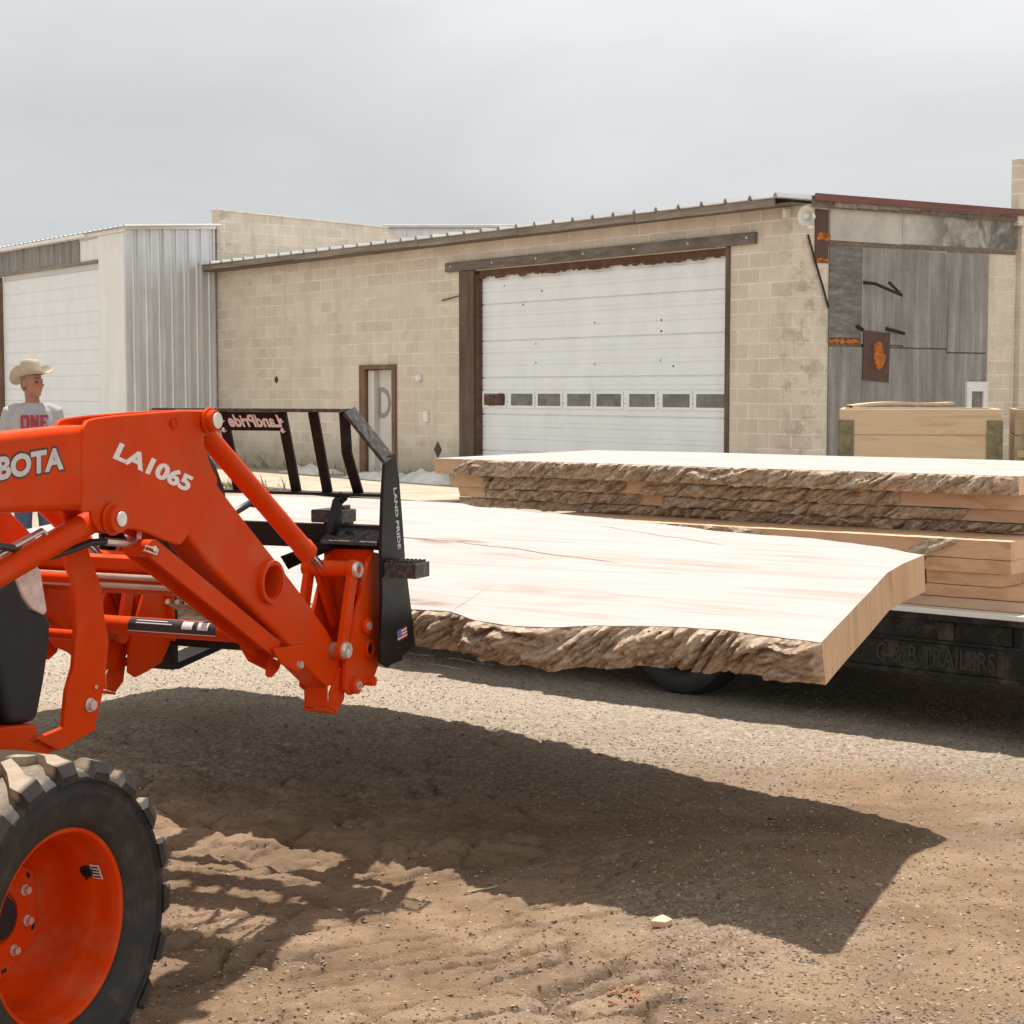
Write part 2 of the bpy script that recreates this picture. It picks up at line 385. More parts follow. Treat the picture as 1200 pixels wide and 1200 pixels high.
M['red_chip'] = simple('red_bark_chip', (.27, .115, .065), .9, 0, .3, 20)
M['twig'] = simple('dry_twig', (.42, .33, .22), .9, 0, .2, 20)
M['grass'] = simple('dry_weeds', (.22, .20, .08), .9, 0, .4, 8)

def ground_mat():
    m, nt, b, oc, tc = new_mat('dirt_yard')
    sep = N(nt, 'ShaderNodeSeparateXYZ'); nt.links.new(oc, sep.inputs[0])
    big = noise_n(nt, oc, .55, 6, .6); mid = noise_n(nt, oc, 3.2, 7, .65); fine = noise_n(nt, oc, 45, 6, .7); grit = noise_n(nt, oc, 190, 4, .7)
    dirt = ramp(nt, mid, [(.25, (.155, .100, .062)), (.5, (.265, .182, .118)), (.75, (.36, .258, .176))])
    grav = ramp(nt, fine, [(.28, (.105, .080, .060)), (.5, (.275, .220, .168)), (.72, (.53, .45, .365))])
    far = math_n(nt, 'MULTIPLY', math_n(nt, 'SUBTRACT', sep.outputs[1], 6.2), .75, True)
    gm = math_n(nt, 'ADD', math_n(nt, 'MULTIPLY', math_n(nt, 'SUBTRACT', big, .46), 4.5), math_n(nt, 'MULTIPLY', far, 1.0), True)
    # packed tan tracks lower left where the tractor has driven
    trk = math_n(nt, 'MULTIPLY', math_n(nt, 'SUBTRACT', .35, sep.outputs[0]), 1.1, True)
    far2 = math_n(nt, 'MULTIPLY', math_n(nt, 'SUBTRACT', sep.outputs[1], 6.6), .5, True)
    grav = mix(nt, math_n(nt, 'MULTIPLY', far2, .55), grav, ramp(nt, fine, [(.25, (.24, .195, .15)), (.5, (.50, .435, .355)), (.75, (.70, .635, .545))]))
    gm = math_n(nt, 'MULTIPLY', gm, math_n(nt, 'SUBTRACT', 1, math_n(nt, 'MULTIPLY', math_n(nt, 'MULTIPLY', trk, math_n(nt, 'SUBTRACT', 1, far)), .75)))
    c = mix(nt, gm, dirt, grav)
    vor = N(nt, 'ShaderNodeTexVoronoi', feature='F1', inp={'Scale': 95.0, 'Randomness': 1.0}); nt.links.new(oc, vor.inputs['Vector'])
    peb = ramp(nt, vor.outputs['Distance'], [(.10, (1, 1, 1)), (.36, (0, 0, 0))])
    pc = N(nt, 'ShaderNodeSeparateColor'); nt.links.new(vor.outputs['Color'], pc.inputs[0])
    pebc = ramp(nt, pc.outputs[0], [(.2, (.13, .10, .075)), (.6, (.34, .27, .2)), (.9, (.56, .49, .40))])
    c = mix(nt, math_n(nt, 'MULTIPLY', math_n(nt, 'MULTIPLY', peb, .75), math_n(nt, 'ADD', math_n(nt, 'MULTIPLY', gm, .8), .15)), c, pebc)
    c = mix(nt, ramp(nt, grit, [(.34, (.5, .5, .5)), (.48, (0, 0, 0))]), c, (.11, .075, .045))
    # damp, darker churned soil along the wheel track
    damp = math_n(nt, 'MULTIPLY', ramp(nt, noise_n(nt, mapping(nt, oc, (.7, 1.6, 1), (0, 0, radians(40)), (.2, .4, 0)), 1.1, 6, .65), [(.46, (0, 0, 0)), (.62, (1, 1, 1))]), .45)
    damp = math_n(nt, 'MULTIPLY', damp, math_n(nt, 'SUBTRACT', 1, math_n(nt, 'MULTIPLY', far, .8)))
    c = mix(nt, damp, c, (.115, .074, .045))
    nt.links.new(c, b.inputs['Base Color']); b.inputs['Roughness'].default_value = .95; b.inputs['Specular IOR Level'].default_value = .12
    h = math_n(nt, 'ADD', math_n(nt, 'ADD', math_n(nt, 'MULTIPLY', fine, .9), math_n(nt, 'MULTIPLY', grit, .5)), math_n(nt, 'MULTIPLY', peb, math_n(nt, 'MULTIPLY', gm, .5)))
    bump(nt, b, h, .8, .009)
    return m
M['ground'] = ground_mat()

# ------------------------------------------------------------------ world and sun
SUN = V3((-.02, .30, 1.0)).normalized()
w = bpy.data.worlds.new('World'); SC.world = w; w.use_nodes = True; nt = w.node_tree
bg = nt.nodes['Background']; tc = N(nt, 'ShaderNodeTexCoord')
sky = N(nt, 'ShaderNodeTexSky', sky_type='NISHITA', sun_disc=False); sky.sun_elevation = math.asin(SUN.z); sky.sun_rotation = math.atan2(SUN.x, SUN.y)
sky.dust_density = 3.0
d = tc.outputs['Generated']; sep = N(nt, 'ShaderNodeSeparateXYZ'); nt.links.new(d, sep.inputs[0])
cl = noise_n(nt, mapping(nt, d, (1.6, 1.6, 5.5), (0, radians(9), 0), (.35, .2, .9)), 1.5, 5, .5, .4)
grad = ramp(nt, sep.outputs[2], [(.0, (5.15, 5.2, 5.24)), (.08, (5.3, 5.35, 5.38)), (.15, (5.75, 5.79, 5.82)), (.23, (6.5, 6.52, 6.53)), (.5, (4.9, 4.9, 4.9)), (1.0, (4.3, 4.27, 4.2))])
cloud = mix(nt, 1.0, grad, ramp(nt, cl, [(.3, (.87, .88, .895)), (.5, (1.0, 1.005, 1.01)), (.68, (1.12, 1.12, 1.12))]), 'MULTIPLY')
lowleft = math_n(nt, 'MULTIPLY', math_n(nt, 'MULTIPLY', math_n(nt, 'SUBTRACT', .12, sep.outputs[0]), 2.6, True), math_n(nt, 'SUBTRACT', 1, math_n(nt, 'MULTIPLY', sep.outputs[2], 4.0), True))
cloud = mix(nt, lowleft, cloud, mix(nt, 1.0, cloud, (.905, .925, .94), 'MULTIPLY'))
# the overcast behind the photographer is thinner and brighter
back = math_n(nt, 'MULTIPLY', math_n(nt, 'ADD', math_n(nt, 'MULTIPLY', sep.outputs[1], -1.0), .15), 1.1, True)
cloud = mix(nt, back, cloud, mix(nt, 1.0, cloud, (1.6, 1.58, 1.53), 'MULTIPLY'))
nt.links.new(mix(nt, .92, sky.outputs[0], cloud), bg.inputs['Color']); bg.inputs['Strength'].default_value = .1
sd = bpy.data.lights.new('sun', 'SUN'); sd.energy = 5.0; sd.angle = radians(.9); sd.color = (1, .93, .84)
so = bpy.data.objects.new('sun', sd); COL.objects.link(so); so.rotation_euler = SUN.to_track_quat('Z', 'Y').to_euler(); so.location = (0, 0, 20)
SC.view_settings.view_transform = 'Standard'; SC.view_settings.look = 'None'; SC.view_settings.exposure = .38; SC.view_settings.gamma = 1

# ------------------------------------------------------------------ ground
def gheight(x, y):
    h = .018*noise.noise((x*.8, y*.8, 3.1))+.010*noise.noise((x*2.7, y*2.7, 1.7))
    h += .006*noise.noise((x*9, y*9, 5.2))+.0035*noise.noise((x*24, y*24, 7.7))
    # tyre lug ripples pressed into the packed dirt, lower left
    k = max(0, min(1, (.95-x)/.8))*max(0, min(1, (6.2-y)/1.0))
    k *= max(0, .85+.7*noise.noise((x*1.3+4, y*1.3, 9.0)))
    if k > 0:
        wx = x+.10*noise.noise((x*2.2, y*2.2, 2.2)); wy = y+.10*noise.noise((x*2.2+9, y*2.2, 4.4))
        s = -wx*sin(radians(36))+wy*cos(radians(36)); t = wx*cos(radians(36))+wy*sin(radians(36))
        d_ = noise.voronoi((t*3.0+.3*noise.noise((s*4, t*4, 1.)), s*8.6, .5))[0]; cr = min(1, max(0, (d_[1]-d_[0])/.22))
        brk = max(0, min(1, .80+1.6*noise.noise((s*4+3, t*2.2, 6.6))))
        h += k*brk*(.062*(cr**.45-.8)+.010*noise.noise((x*7, y*7, 31.)))+k*.010*noise.noise((x*40, y*40, 2.0))
    kd = max(0, min(1, (.4-x)/.5))*max(0, min(1, (y-5.5)/.4))*max(0, min(1, (8.4-y)/.6))
    if kd > 0:
        d_ = noise.voronoi((x*3.4+.4*noise.noise((x*3, y*3, 2.)), (y+.22*x)*7.5, 4.5))[0]; cr = min(1, max(0, (d_[1]-d_[0])/.30))
        h += kd*.048*(cr**.55-.75)*max(0, min(1, .75+1.6*noise.noise((x*2.0, y*2.6, 3.3))))+kd*.010*noise.noise((x*30, y*30, 1.0))
    h += .007*max(0, noise.noise((x*34, y*34, 41.)))
    h += .005*max(0, noise.noise((x*15, y*15, 21.0)))*(1+noise.noise((x*1.1, y*1.1, 2.0)))
    return h
xs = []; x = -2.6
while x < 3.6: xs.append(x); x += .011 if -1.4 < x < .9 else .016
st = .016
while x < 900: xs.append(x); st *= 1.16; x += st
xs.append(900); x = -2.6; st = .016
while x > -900: st *= 1.16; x -= st; xs.insert(0, x)
ys = []; y = 3.7
while y < 900:
    ys.append(y); y += .009 if y < 5.7 else .012 if y < 6.5 else (.018 if y < 9 else max(.02, (y-9)*.06+.02))
y = 3.7; st = .03
while y > -400: st *= 1.25; y -= st; ys.insert(0, y)
mb = MB(); rows = []
for y in ys:
    rows.append([(x, y, gheight(x, y) if (-3 < x < 4 and 3 < y < 14) else (.02*noise.noise((x*.5, y*.5, 1)) if abs(x) < 60 and -10 < y < 60 else 0)) for x in xs])
mb.grid(rows)
tag(mb.build('ground', M['ground'], fix=False), kind='structure')
# loose gravel
mb = MB(); rnd = random.Random(3)
octf = [(0,2,4),(2,1,4),(1,3,4),(3,0,4),(2,0,5),(1,2,5),(3,1,5),(0,3,5)]
cnt = 0
while cnt < 95000:
    y = 4.2+7.0*rnd.random()**1.35; x = (rnd.random()*2-1)*.36*y
    dens = .25+.75*max(0, min(1, .5+1.5*noise.noise((x*.7, y*.7, 4))))
    if x < .4 and y < 6.3: dens *= .45
    if rnd.random() > dens: continue
    r = .0013+.0062*rnd.random()**4.0+(.010*rnd.random() if rnd.random() < .0012 else 0); a = rnd.random()*pi
    sx, sy, sz = r*(.8+.7*rnd.random()), r*(.6+.5*rnd.random()), r*(.35+.45*rnd.random())
    z = gheight(x, y)+sz*.35; ca, sa = cos(a), sin(a); tl = (rnd.random()-.5)*.8
    P = [(sx, 0, tl*sx), (-sx, 0, -tl*sx), (sy*.2, sy, 0), (-sy*.2, -sy, 0), (0, 0, sz), (0, 0, -sz)]
    mb.mi = 0 if rnd.random() < .6 else (1 if rnd.random() < .6 else 2)
    mb.add([(x+p[0]*ca-p[1]*sa, y+p[0]*sa+p[1]*ca, z+p[2]) for p in P], octf); cnt += 1
g1 = simple('gravel_brown', (.25, .18, .12), .9, 0, .3, 40); g2 = simple('gravel_pale', (.38, .31, .235), .9, 0, .35, 40); g3 = simple('gravel_dark', (.12, .09, .07), .9, 0, .3, 40)
tag(mb.build('gravel', [g1, g2, g3], fix=False), 'loose brown and pale gravel strewn over the dirt yard', 'gravel', kind='stuff')

# ------------------------------------------------------------------ block building
U = V3((.6104405, -.7920621, 0)); Vv = V3((.7920621, .6104405, 0)); C0 = V3((3.847, 22.599, 0)); RZB = atan2(U.y, U.x)
bld = empty('block_building', C0, RZB, 'long tan concrete block building with a wide white overhead door and metal roof', 'building')
def WL(px, py, off=0):      # front wall: (x along wall, z)
    q = on_plane(px, py, C0+Vv*off, Vv)-C0; return V3((q.dot(U), off, q.z))
def EL(px, py, off=0):      # end wall
    q = on_plane(px, py, C0+U*off, U)-C0; return V3((off, q.dot(Vv), q.z))
def wall_holes(mb, x0, x1, z0, z1, holes, th, axis=0, y0=0):
    xsn = sorted({x0, x1}|{h[0] for h in holes}|{h[1] for h in holes}); zsn = sorted({z0, z1}|{h[2] for h in holes}|{h[3] for h in holes})
    inside = lambda x, z: any(h[0] < x < h[1] and h[2] < z < h[3] for h in holes)
    def pt(x, y, z): return (x, y, z) if axis == 0 else (y, x, z)
    for i in range(len(xsn)-1):
        for j in range(len(zsn)-1):
            a, b, c, d_ = xsn[i], xsn[i+1], zsn[j], zsn[j+1]
            if inside((a+b)/2, (c+d_)/2): continue
            for y in (y0, y0+th): mb.add([pt(a, y, c), pt(b, y, c), pt(b, y, d_), pt(a, y, d_)], [(0, 1, 2, 3)])
    for a, b, c, d_ in list(holes)+[(x0, x1, z0, z1)]:
        for p, q in (((a, c), (a, d_)), ((b, c), (b, d_)), ((a, d_), (b, d_)), ((a, c), (b, c))):
            mb.add([pt(p[0], y0, p[1]), pt(q[0], y0, q[1]), pt(q[0], y0+th, q[1]), pt(p[0], y0+th, p[1])], [(0, 1, 2, 3)])
EX = -16.288; EH = 4.02
mb = MB(); wall_holes(mb, EX, 0, -.1, EH, [(-7.36, -1.38, -.1, 3.56), (-10.62, -9.74, .06, 1.97)], .22)
mb.build('front_wall', M['block_x'], bld, fix=True)
mb = MB(); wall_holes(mb, .003, 9.0, -.1, EH+.02, [], -.2, 1, .002)
mb.build('end_wall', M['block_y'], bld)
mb = MB(); wall_holes(mb, EX, 0, -.1, EH, [], .2, 0, 9.0); mb.build('rear_wall', M['block_x'], bld)
# roof: ribbed sheet, gentle slope
mb = MB(); rib = .46; x = EX-.38; prof = []
while x < -.40:
    prof += [(x, 0), (x+.36, 0), (x+.385, .055), (x+.42, .055), (x+.445, 0)]; x += rib
def roofz(x, y):
    k = max(0, min(1, -x/16.3)); return 4.115+.05*k+min(y+.35, 2.2)*(.015+.062*k)+max(0, y-1.85)*.012
rows = []
for y in (-.40, .3, 1.2, 2.0, 5, 9.4): rows.append([(a, y, roofz(a, y)+b) for a, b in prof])
mb.grid(rows); rows2 = [[(p[0], p[1], p[2]-.012) for p in r] for r in rows]; mb.grid(rows2)
mb.grid([rows[0], rows2[0]]); mb.grid([[r[-1] for r in rows], [r[-1] for r in rows2]])
mb.build('roof', M['roof_metal'], bld, fix=False, angle=20)
mb = MB(); n = 12
for i in range(n):
    a = EX-.36+(16.42)*i/n; b_ = EX-.36+(16.42)*(i+1)/n-.006
    mb.box(((a+b_)/2, -.33-.006*(i % 2), 4.055+.045*min(1, -a/16)+.008*random.uniform(-1, 1)), (b_-a, .035, .105))
mb.build('fascia_board', M['fascia_wood'], bld, .004)
mb = MB(); mb.mm((EX-.3, -.31, 4.022), (.04, -.002, 4.034)); mb.build('soffit', M['old_timber'], bld)
# end gable fascia (maroon) following roof
mb = MB()
def fz(y): return 4.09+.15*(y/4.4)
mb.prism([(.125, .04, fz(0)-.02), (.125, 9.3, fz(4.4)-.02), (.125, 9.3, fz(4.4)+.07), (.125, .04, fz(0)+.075)], (.03, 0, 0))
mb.build('gable_fascia', M['fascia_red'], bld, .004)
mb = MB(); mb.prism([(.06, .05, fz(0)-.10), (.06, 9.2, fz(4.4)-.10), (.06, 9.2, fz(4.4)+.05), (.06, .05, fz(0)+.05)], (.03, 0, 0)); mb.build('trim_backing', M['old_timber'], bld)
mb = MB()
for i in range(9):
    a = .45+i*.44; mb.box((.10, a+.21, fz(a)-.055+.012*random.uniform(-1, 1)), (.03, .432, .05+.03*random.random()))
mb.build('torn_trim', M['fascia_wood'], bld, .003)
# cement board band and plywood sheets
mb = MB()
mb.prism([(.006, .46, 3.585), (.006, 1.92, 3.60), (.006, 1.92, fz(1.9)-.05), (.006, .46, fz(.46)-.06)], (.02, 0, 0))
mb.build('cement_board', M['cement_board'], bld, .003)
mb = MB(); mb.prism([(.012, 1.923, 3.61), (.012, 4.50, 3.655), (.012, 4.50, fz(4.5)-.05), (.012, 1.923, fz(1.9)-.05)], (.02, 0, 0))
mb.build('cement_board', M['cement_stained'], bld, .003)
mb = MB(); mb.prism([(.0108, .45, 3.52), (.0108, 4.48, 3.582), (.0108, 4.48, 3.637), (.0108, .45, 3.575)], (.014, 0, 0)); mb.build('drip_trim', M['old_timber'], bld)
mb = MB(); mb.mm((.0006, .465, .05), (.0026, 3.855, 3.515)); mb.build('backing_board', M['old_timber'], bld)
ply = [(.46, 1.10, 2.30, 3.515, 'ply_dark'), (1.104, 1.98, 2.22, 3.52, 'ply'), (1.984, 2.94, 2.19, 3.53, 'ply'), (2.944, 3.86, 2.14, 3.55, 'ply'),
       (.47, 1.13, .05, 2.18, 'ply'), (1.134, 2.92, .05, 2.17, 'ply'), (2.924, 3.86, .05, 2.12, 'ply')]
for i, (a, b_, c, d_, k) in enumerate(ply):
    mb = MB(); mb.mm((.003, a, c), (.02+.004*(i % 2), b_, d_)); mb.build('plywood_sheet', M[k], bld, .003)
mb = MB()
for i in range(26):
    mb.ball((.018, .48+.6*i/26, 2.24+.03*random.random()), (.015+.012*random.random(), .02+.025*random.random(), .012+.02*random.random()), None, 8, 6)
mb.build('foam_sealant', M['foam'], bld); mb = MB()
for i in range(14): mb.ball((.0, .24+.2*random.random(), 3.60+.06*random.random()), (.02+.02*random.random(), .03+.03*random.random(), .015+.03*random.random()), None, 8, 6)
mb.build('foam_sealant', M['foam'], bld); mb = MB()
for i in range(14): mb.ball((.0, .20+.22*random.random(), 3.30+.03*random.random()), (.03, .035, .02), None, 8, 6)
mb.build('foam_sealant', M['foam'], bld)
mb = MB(); mb.mm((.002, .18, 3.28), (.012, .44, 3.98)); mb.build('boarded_gap', M['panel_brown'], bld)
# dark metal plate with foam blob
a, b_ = EL(1010, 388), EL(1038, 447)
mb = MB(); mb.prism([(.024, 1.13, 1.74), (.024, 1.67, 1.70), (.024, 1.69, 2.38), (.024, 1.14, 2.41)], (.014, 0, 0))
pl = mb.build('cover_plate', M['panel_brown'], bld, .003)
mb = MB()
for i in range(16): mb.ball((.045, 1.44+.075*random.uniform(-1, 1), 2.06+.14*random.uniform(-1, 1)), (.03+.02*random.random(), .05+.02*random.random(), .05+.03*random.random()), None, 8, 6)
mb.build('foam_blob', M['foam'], pl)
# hooks (bent rods)
mb = MB()
p = [EL(1012, 331, .03), EL(1057, 346, .22), EL(1042, 331, .2)]
mb.tube([p[0], p[0]+V3((.12, .1, -.02)), p[1], p[2]], .022, 8); mb.build('bent_rod', M['dark_void'], bld)
each('bent_rod', M['dark_void'], bld, [lambda m_: m_.tube([EL(1004, 382, .03), EL(1012, 387, .1)], .025, 8), lambda m_: m_.tube([EL(1038, 385, .03), EL(1060, 391, .15)], .025, 8)])
# small white window low in the plywood
mb = MB(); mb.mi = 0
for a_, b2, c_, d2 in ((3.36, 3.47, .9, 1.72), (3.74, 3.84, .9, 1.72), (3.47, 3.74, 1.58, 1.72)): mb.mm((.02, a_, c_), (.06, b2, d2))
mb.mi = 1; mb.mm((.02, 3.47, .9), (.03, 3.74, 1.58)); mb.build('window', [M['pvc_white'], M['window_glass']], bld)
# loudspeaker on the corner
c = WL(944, 253, -.12)
mb = MB(); mb.lathe([(.03, .16), (.05, .10), (.09, .04), (.125, .0), (.13, -.01), (.118, .0), (.08, .05), (.045, .1), (.03, .1)], c, (0, 1, 0), 24, True)
mb.cyl(c+V3((0, .0, 0)), c+V3((0, .12, 0)), .035); mb.mm(c+V3((-.02, .05, -.16)), c+V3((.02, .119, -.12)))
mb.build('horn_speaker', M['pvc_white'], bld)
mb = MB(); mb.mm(WL(922, 250, -.12)+V3((-.08, 0, -.05)), WL(922, 250, -.001)+V3((.08, 0, .05))); mb.build('junction_box', M['pvc_white'], bld, .008)
mb = MB(); q0 = EL(947, 275, .03); mb.tube([q0, EL(955, 305, .03), EL(964, 335, .03), EL(971, 361, .03)], .014, 6); mb.build('hanging_cable', M['dark_void'], bld)
# garage door
mb = MB(); sec = .2
z = 0.0; rows = []
pr = []
k = 0
while z < 3.5:
    pr += [(0.10, z+.012), (0.10, z+.06), (.107, z+.066), (.107, z+.075), (.10, z+.081), (0.10, z+sec-.012)] if k % 3 else [(.10, z+.016), (.10, z+sec-.012)]
    dp = .125 if k % 3 == 2 else .112
    pr += [(dp, z+sec-.004), (dp, z+sec+.004)]
    z += sec; k += 1
for xx in (-7.23, -6, -4, -2, -1.44): rows.append([(xx, a, b_) for a, b_ in pr])
mb.grid(rows); mb.mm((-7.23, .13, 0), (-1.44, .16, 3.45)); mb.mi = 1
for px, py in ((591, 335), (613, 357), (635, 341), (697, 378), (628, 403), (628, 425), (775, 388), (697, 427), (789, 429), (775, 375), (774, 422)):
    p = WL(px, py, .099); mb.cyl(p, p+V3((0, -.003, 0)), .012+.008*random.random(), None, 7)
gd = mb.build('overhead_door', [M['door_white'], M['dark_void']], bld, fix=True, angle=25)
for px in (580, 612, 644, 679, 714, 753, 793, 833):
    hw = .285
    xc = WL(px, 469, .1).x
    mb = MB(); mb.mi = 0
    x0, x1 = xc-hw, min(xc+hw, -1.46)
    for a_, b2, c_, d2 in ((x0-.045, x0, 1.305, 1.585), (x1, x1+.045 if x1 < -1.5 else x1+.01, 1.305, 1.585), (x0, x1, 1.54, 1.585), (x0, x1, 1.305, 1.35)): mb.mm((a_, .084, c_), (b2, .098, d2))
    mb.mi = 1; mb.mm((x0, .090, 1.35), (x1, .097, 1.54))
    mb.build('window', [M['door_white'], M['window_glass']], gd, .004)
mb = MB(); p = WL(578, 468, .06)
for i in range(9): mb.ball(p+V3((random.uniform(-.2, .2), 0, random.uniform(-.05, .06))), (.1, .04, .06), None, 8, 6)
mb.build('tattered_rag', M['rust'], gd)
# timber header and jambs
mb = MB(); mb.mm((-8.07, -.07, 3.575), (-.86, -.0005, 3.73)); hd = mb.build('door_header', M['old_timber'], bld, .008)
each('bolt', M['zinc'], hd, [lambda m_, i=i: m_.cyl((-7.9+i*1.15, -.076, 3.66), (-7.9+i*1.15, -.069, 3.66), .016, None, 8) for i in range(7)])
mb = MB(); mb.mm((-7.70, -.045, -.05), (-7.29, .10, 3.573)); mb.build('door_jamb', M['post_timber'], bld, .006)
mb = MB(); mb.mm((-7.288, .0, -.05), (-7.235, .16, 3.50)); mb.build('door_stop', M['rust'], bld, .006)
mb = MB(); mb.mm((-1.455, -.02, -.05), (-1.37, .10, 3.573)); mb.build('door_jamb', M['post_timber'], bld, .006)
mb = MB(); mb.mm((-7.234, .03, 3.46), (-1.46, .09, 3.572))  # dark strip painted for the shadow gap above the door, with rust fringe
for i in range(60):
    xx = -7.2+5.7*random.random(); s_ = .02+.05*random.random()
    mb.ball((xx, .03, 3.462-.02*random.random()), (s_*1.5, .02, s_*.6), None, 6, 5)
mb.build('rusty_shadow_gap', M['rust'], bld)
# man door
mb = MB()
for a_, b2, c_, d2 in ((-10.80, -10.62, .0, 2.05), (-9.74, -9.63, .0, 2.05), (-10.62, -9.74, 1.97, 2.05)): mb.mm((a_, -.05, c_), (b2, .06, d2))
mb.build('door_frame', M['door_frame_brown'], bld, .006)
mb = MB(); mb.mm((-10.61, .12, .06), (-9.75, .16, 1.96)); md = mb.build('entry_door', M['door_grey'], bld, .004)
mb = MB(); mb.mm((-10.60, .02, .06), (-10.40, .119, 1.95)); mb.build('door_stop', M['door_grey'], bld, .004)
# the painted letter D. on the door
dx, dz = WL(444, 478, .12).x, WL(450, 487, .12).z
zb, zt = WL(450, 487, .12).z, WL(450, 457, .12).z; xl, xr = WL(445, 470, .12).x, WL(457, 470, .12).x
mb = MB(); spray = simple('grey_spray_paint', (.27, .265, .25), .8, 0, .3, 20)
path = [V3((xl, .118, zb)), V3((xl, .118, zt)), V3((xl+.3*(xr-xl), .118, zt))]
for i_ in range(7):
    a_ = radians(80-160*i_/6); path.append(V3((xl+(xr-xl)*(.35+.62*cos(a_)), .118, (zb+zt)/2+(zt-zb)*.5*sin(a_))))
path += [V3((xl+.3*(xr-xl), .118, zb)), V3((xl, .118, zb))]
def ribbon(mb, pts, wd, nrm, th=.0025):
    nrm = V3(nrm).normalized()
    for i in range(len(pts)-1):
        d_ = (pts[i+1]-pts[i]).normalized(); s_ = d_.cross(nrm)*wd/2; e = d_*wd*.3; o_ = nrm*(.0002*i)
        mb.prism([pts[i]-e+s_+o_, pts[i+1]+e+s_+o_, pts[i+1]+e-s_+o_, pts[i]-e-s_+o_], nrm*th)
ribbon(mb, path, .085, (0, -1, 0)); p = WL(459.5, 487, .118); ribbon(mb, [p, p+V3((0.01, 0, -.05))], .05, (0, -1, 0))
mb.build('painted_letter', spray, md)
mb = MB(); p = WL(493, 443, 0); mb.lathe([(0, -.09), (.05, -.085), (.07, -.05), (.055, 0), (0, 0)], p, (0, 1, 0), 16, False); mb.build('wall_lamp', M['pvc_white'], bld)
mb = MB(); p = WL(501, 488, 0); mb.mm(p+V3((-.06, -.06, -.1)), p+V3((.06, -.001, .1))); mb.build('switch_box', M['pvc_white'], bld, .01)
mb = MB(); p = WL(324, 445, 0); mb.lathe([(0, -.02), (.05, -.02), (.07, 0), (0, 0)], p, (0, 1, 0), 12, False); mb.build('vent_cap', M['rust'], bld)
mb = MB(); p = WL(513, 527, -.004); r_ = .10; mb.prism([p+V3((-r_*1.2, 0, 0)), p+V3((0, 0, -r_*1.5)), p+V3((r_*1.2, 0, 0)), p+V3((0, 0, r_*1.5))], (0, .0035, 0)); mb.build('diamond_plate', M['panel_brown'], bld)
mb = MB(); mb.tube([WL(518, 352, -.02), WL(537, 347, -.06)], .014, 6); mb.build('bracket_rod', M['old_timber'], bld)
# chimney and right block pier
mb = MB(); mb.mm((.12, 4.40, 4.0), (-.02, 5.0, 4.97)); mb.build('chimney', M['block_y'], bld, .01)
mb = MB(); mb.mm((.0012, 3.875, -.05), (.010, 4.52, 3.60)); mb.mm((.0, 4.53, -.05), (.09, 5.2, 4.1)); mb.build('block_pier', M['block_y'], bld)

# firewall parapet beyond the left end of the roof
par = empty('parapet_wall', C0+U*(EX-.02), RZB, 'tan block firewall rising above the left end of the low metal roof', 'wall')
mb = MB(); mb.prism([(0, .03, -.1), (0, 4.25, -.1), (0, 4.97, -.1), (0, 4.97, 5.0), (0, 4.25, 5.03), (0, 4.25, 5.16), (0, .03, 5.29)], (-.22, 0, 0)); mb.build('wall', M['block_y'], par)
mb = MB()
mb.prism([(.03, 0, 5.29), (.03, 4.24, 5.162), (.03, 4.24, 5.19), (.03, 0, 5.32)], (-.28, 0, 0)); mb.build('coping', M['block_y'], par, .01)
# far metal roof behind
far = empty('metal_roofed_building', (-3.46, 48, 0), 0, 'low grey metal roof edge of a farther building showing over the block building', 'building')
mb = MB(); mb.mm((.1, .1, -.1), (8, 8, 5.7)); mb.build('wall', M['galv'], far)
mb = MB(); corr_x = 0
mb.mm((0, -.02, 5.70), (8.2, 8, 6.10)); 
x = .05
while x < 8.2: mb.mm((x, -.06, 5.72), (x+.05, -.021, 6.08)); x += .42
mb.build('wall_cladding', M['galv'], far, .004)
mb = MB(); mb.mm((-.12, -.2, 6.102), (8.3, 8.2, 6.18)); mb.build('roof', M['roof_metal'], far, .01)

# ------------------------------------------------------------------ metal shed, left
SY = -2.014
shed = empty('metal_shed', C0+U*EX+Vv*SY, RZB, 'white fronted metal shed with corrugated silver side wall and white roll door', 'shed')
def SL(px, py, off=0):
    p = WL(px, py, SY+off); return V3((p.x-EX, off, p.z))
SD = 1.98      # depth of the visible side up to the block building
def corr(mb, p0, p1, z0, z1, n, amp, axis):
    L = p1-p0; pr = []
    for i in range(n):
        a = p0+L*i/n; s_ = L/n
        pr += [(a, 0), (a+s_*.40, 0), (a+s_*.5, .3), (a+s_*.60, 0), (a+s_*.72, 0), (a+s_*.80, 1), (a+s_*.90, 1), (a+s_*.98, 0)]
    rows = []
    for z in (z0, (z0+z1)/2, z1): rows.append([((a, -amp*b_, z) if axis == 0 else (amp*b_, a, z)) for a, b_ in pr])
    mb.grid(rows)
mb = MB(); corr(mb, .02, SD, 0, 4.90, 7, .045, 1); mb.mm((-.12, .0, 0), (-.003, SD, 4.80)); mb.build('side_wall', M['galv'], shed, fix=False, angle=25)
mb = MB(); mb.mm((-.03, -.035, 0), (.035, .07, 4.79)); mb.build('corner_trim', M['galv'], shed, .006)
mb = MB(); mb.mm((-1.27, -.02, 0), (-.031, .1, 4.74)); mb.mm((-8.6, .0, 4.27), (-1.271, .08, 4.70)); mb.build('front_wall', M['white_metal'], shed, .004)
mb = MB(); corr(mb, -8.6, -2.2, 4.28, 4.74, 15, .03, 0); mb.build('header_siding', M['ply'], shed, fix=False, angle=25); 
bpy.data.objects['header_siding'].location = (0, -.012, 0)
mb = MB(); mb.mm((-8.6, -.03, 4.20), (-1.30, .09, 4.268)); mb.build('door_header', M['fascia_wood'], shed, .005)
mb = MB(); pr = []; z = 0
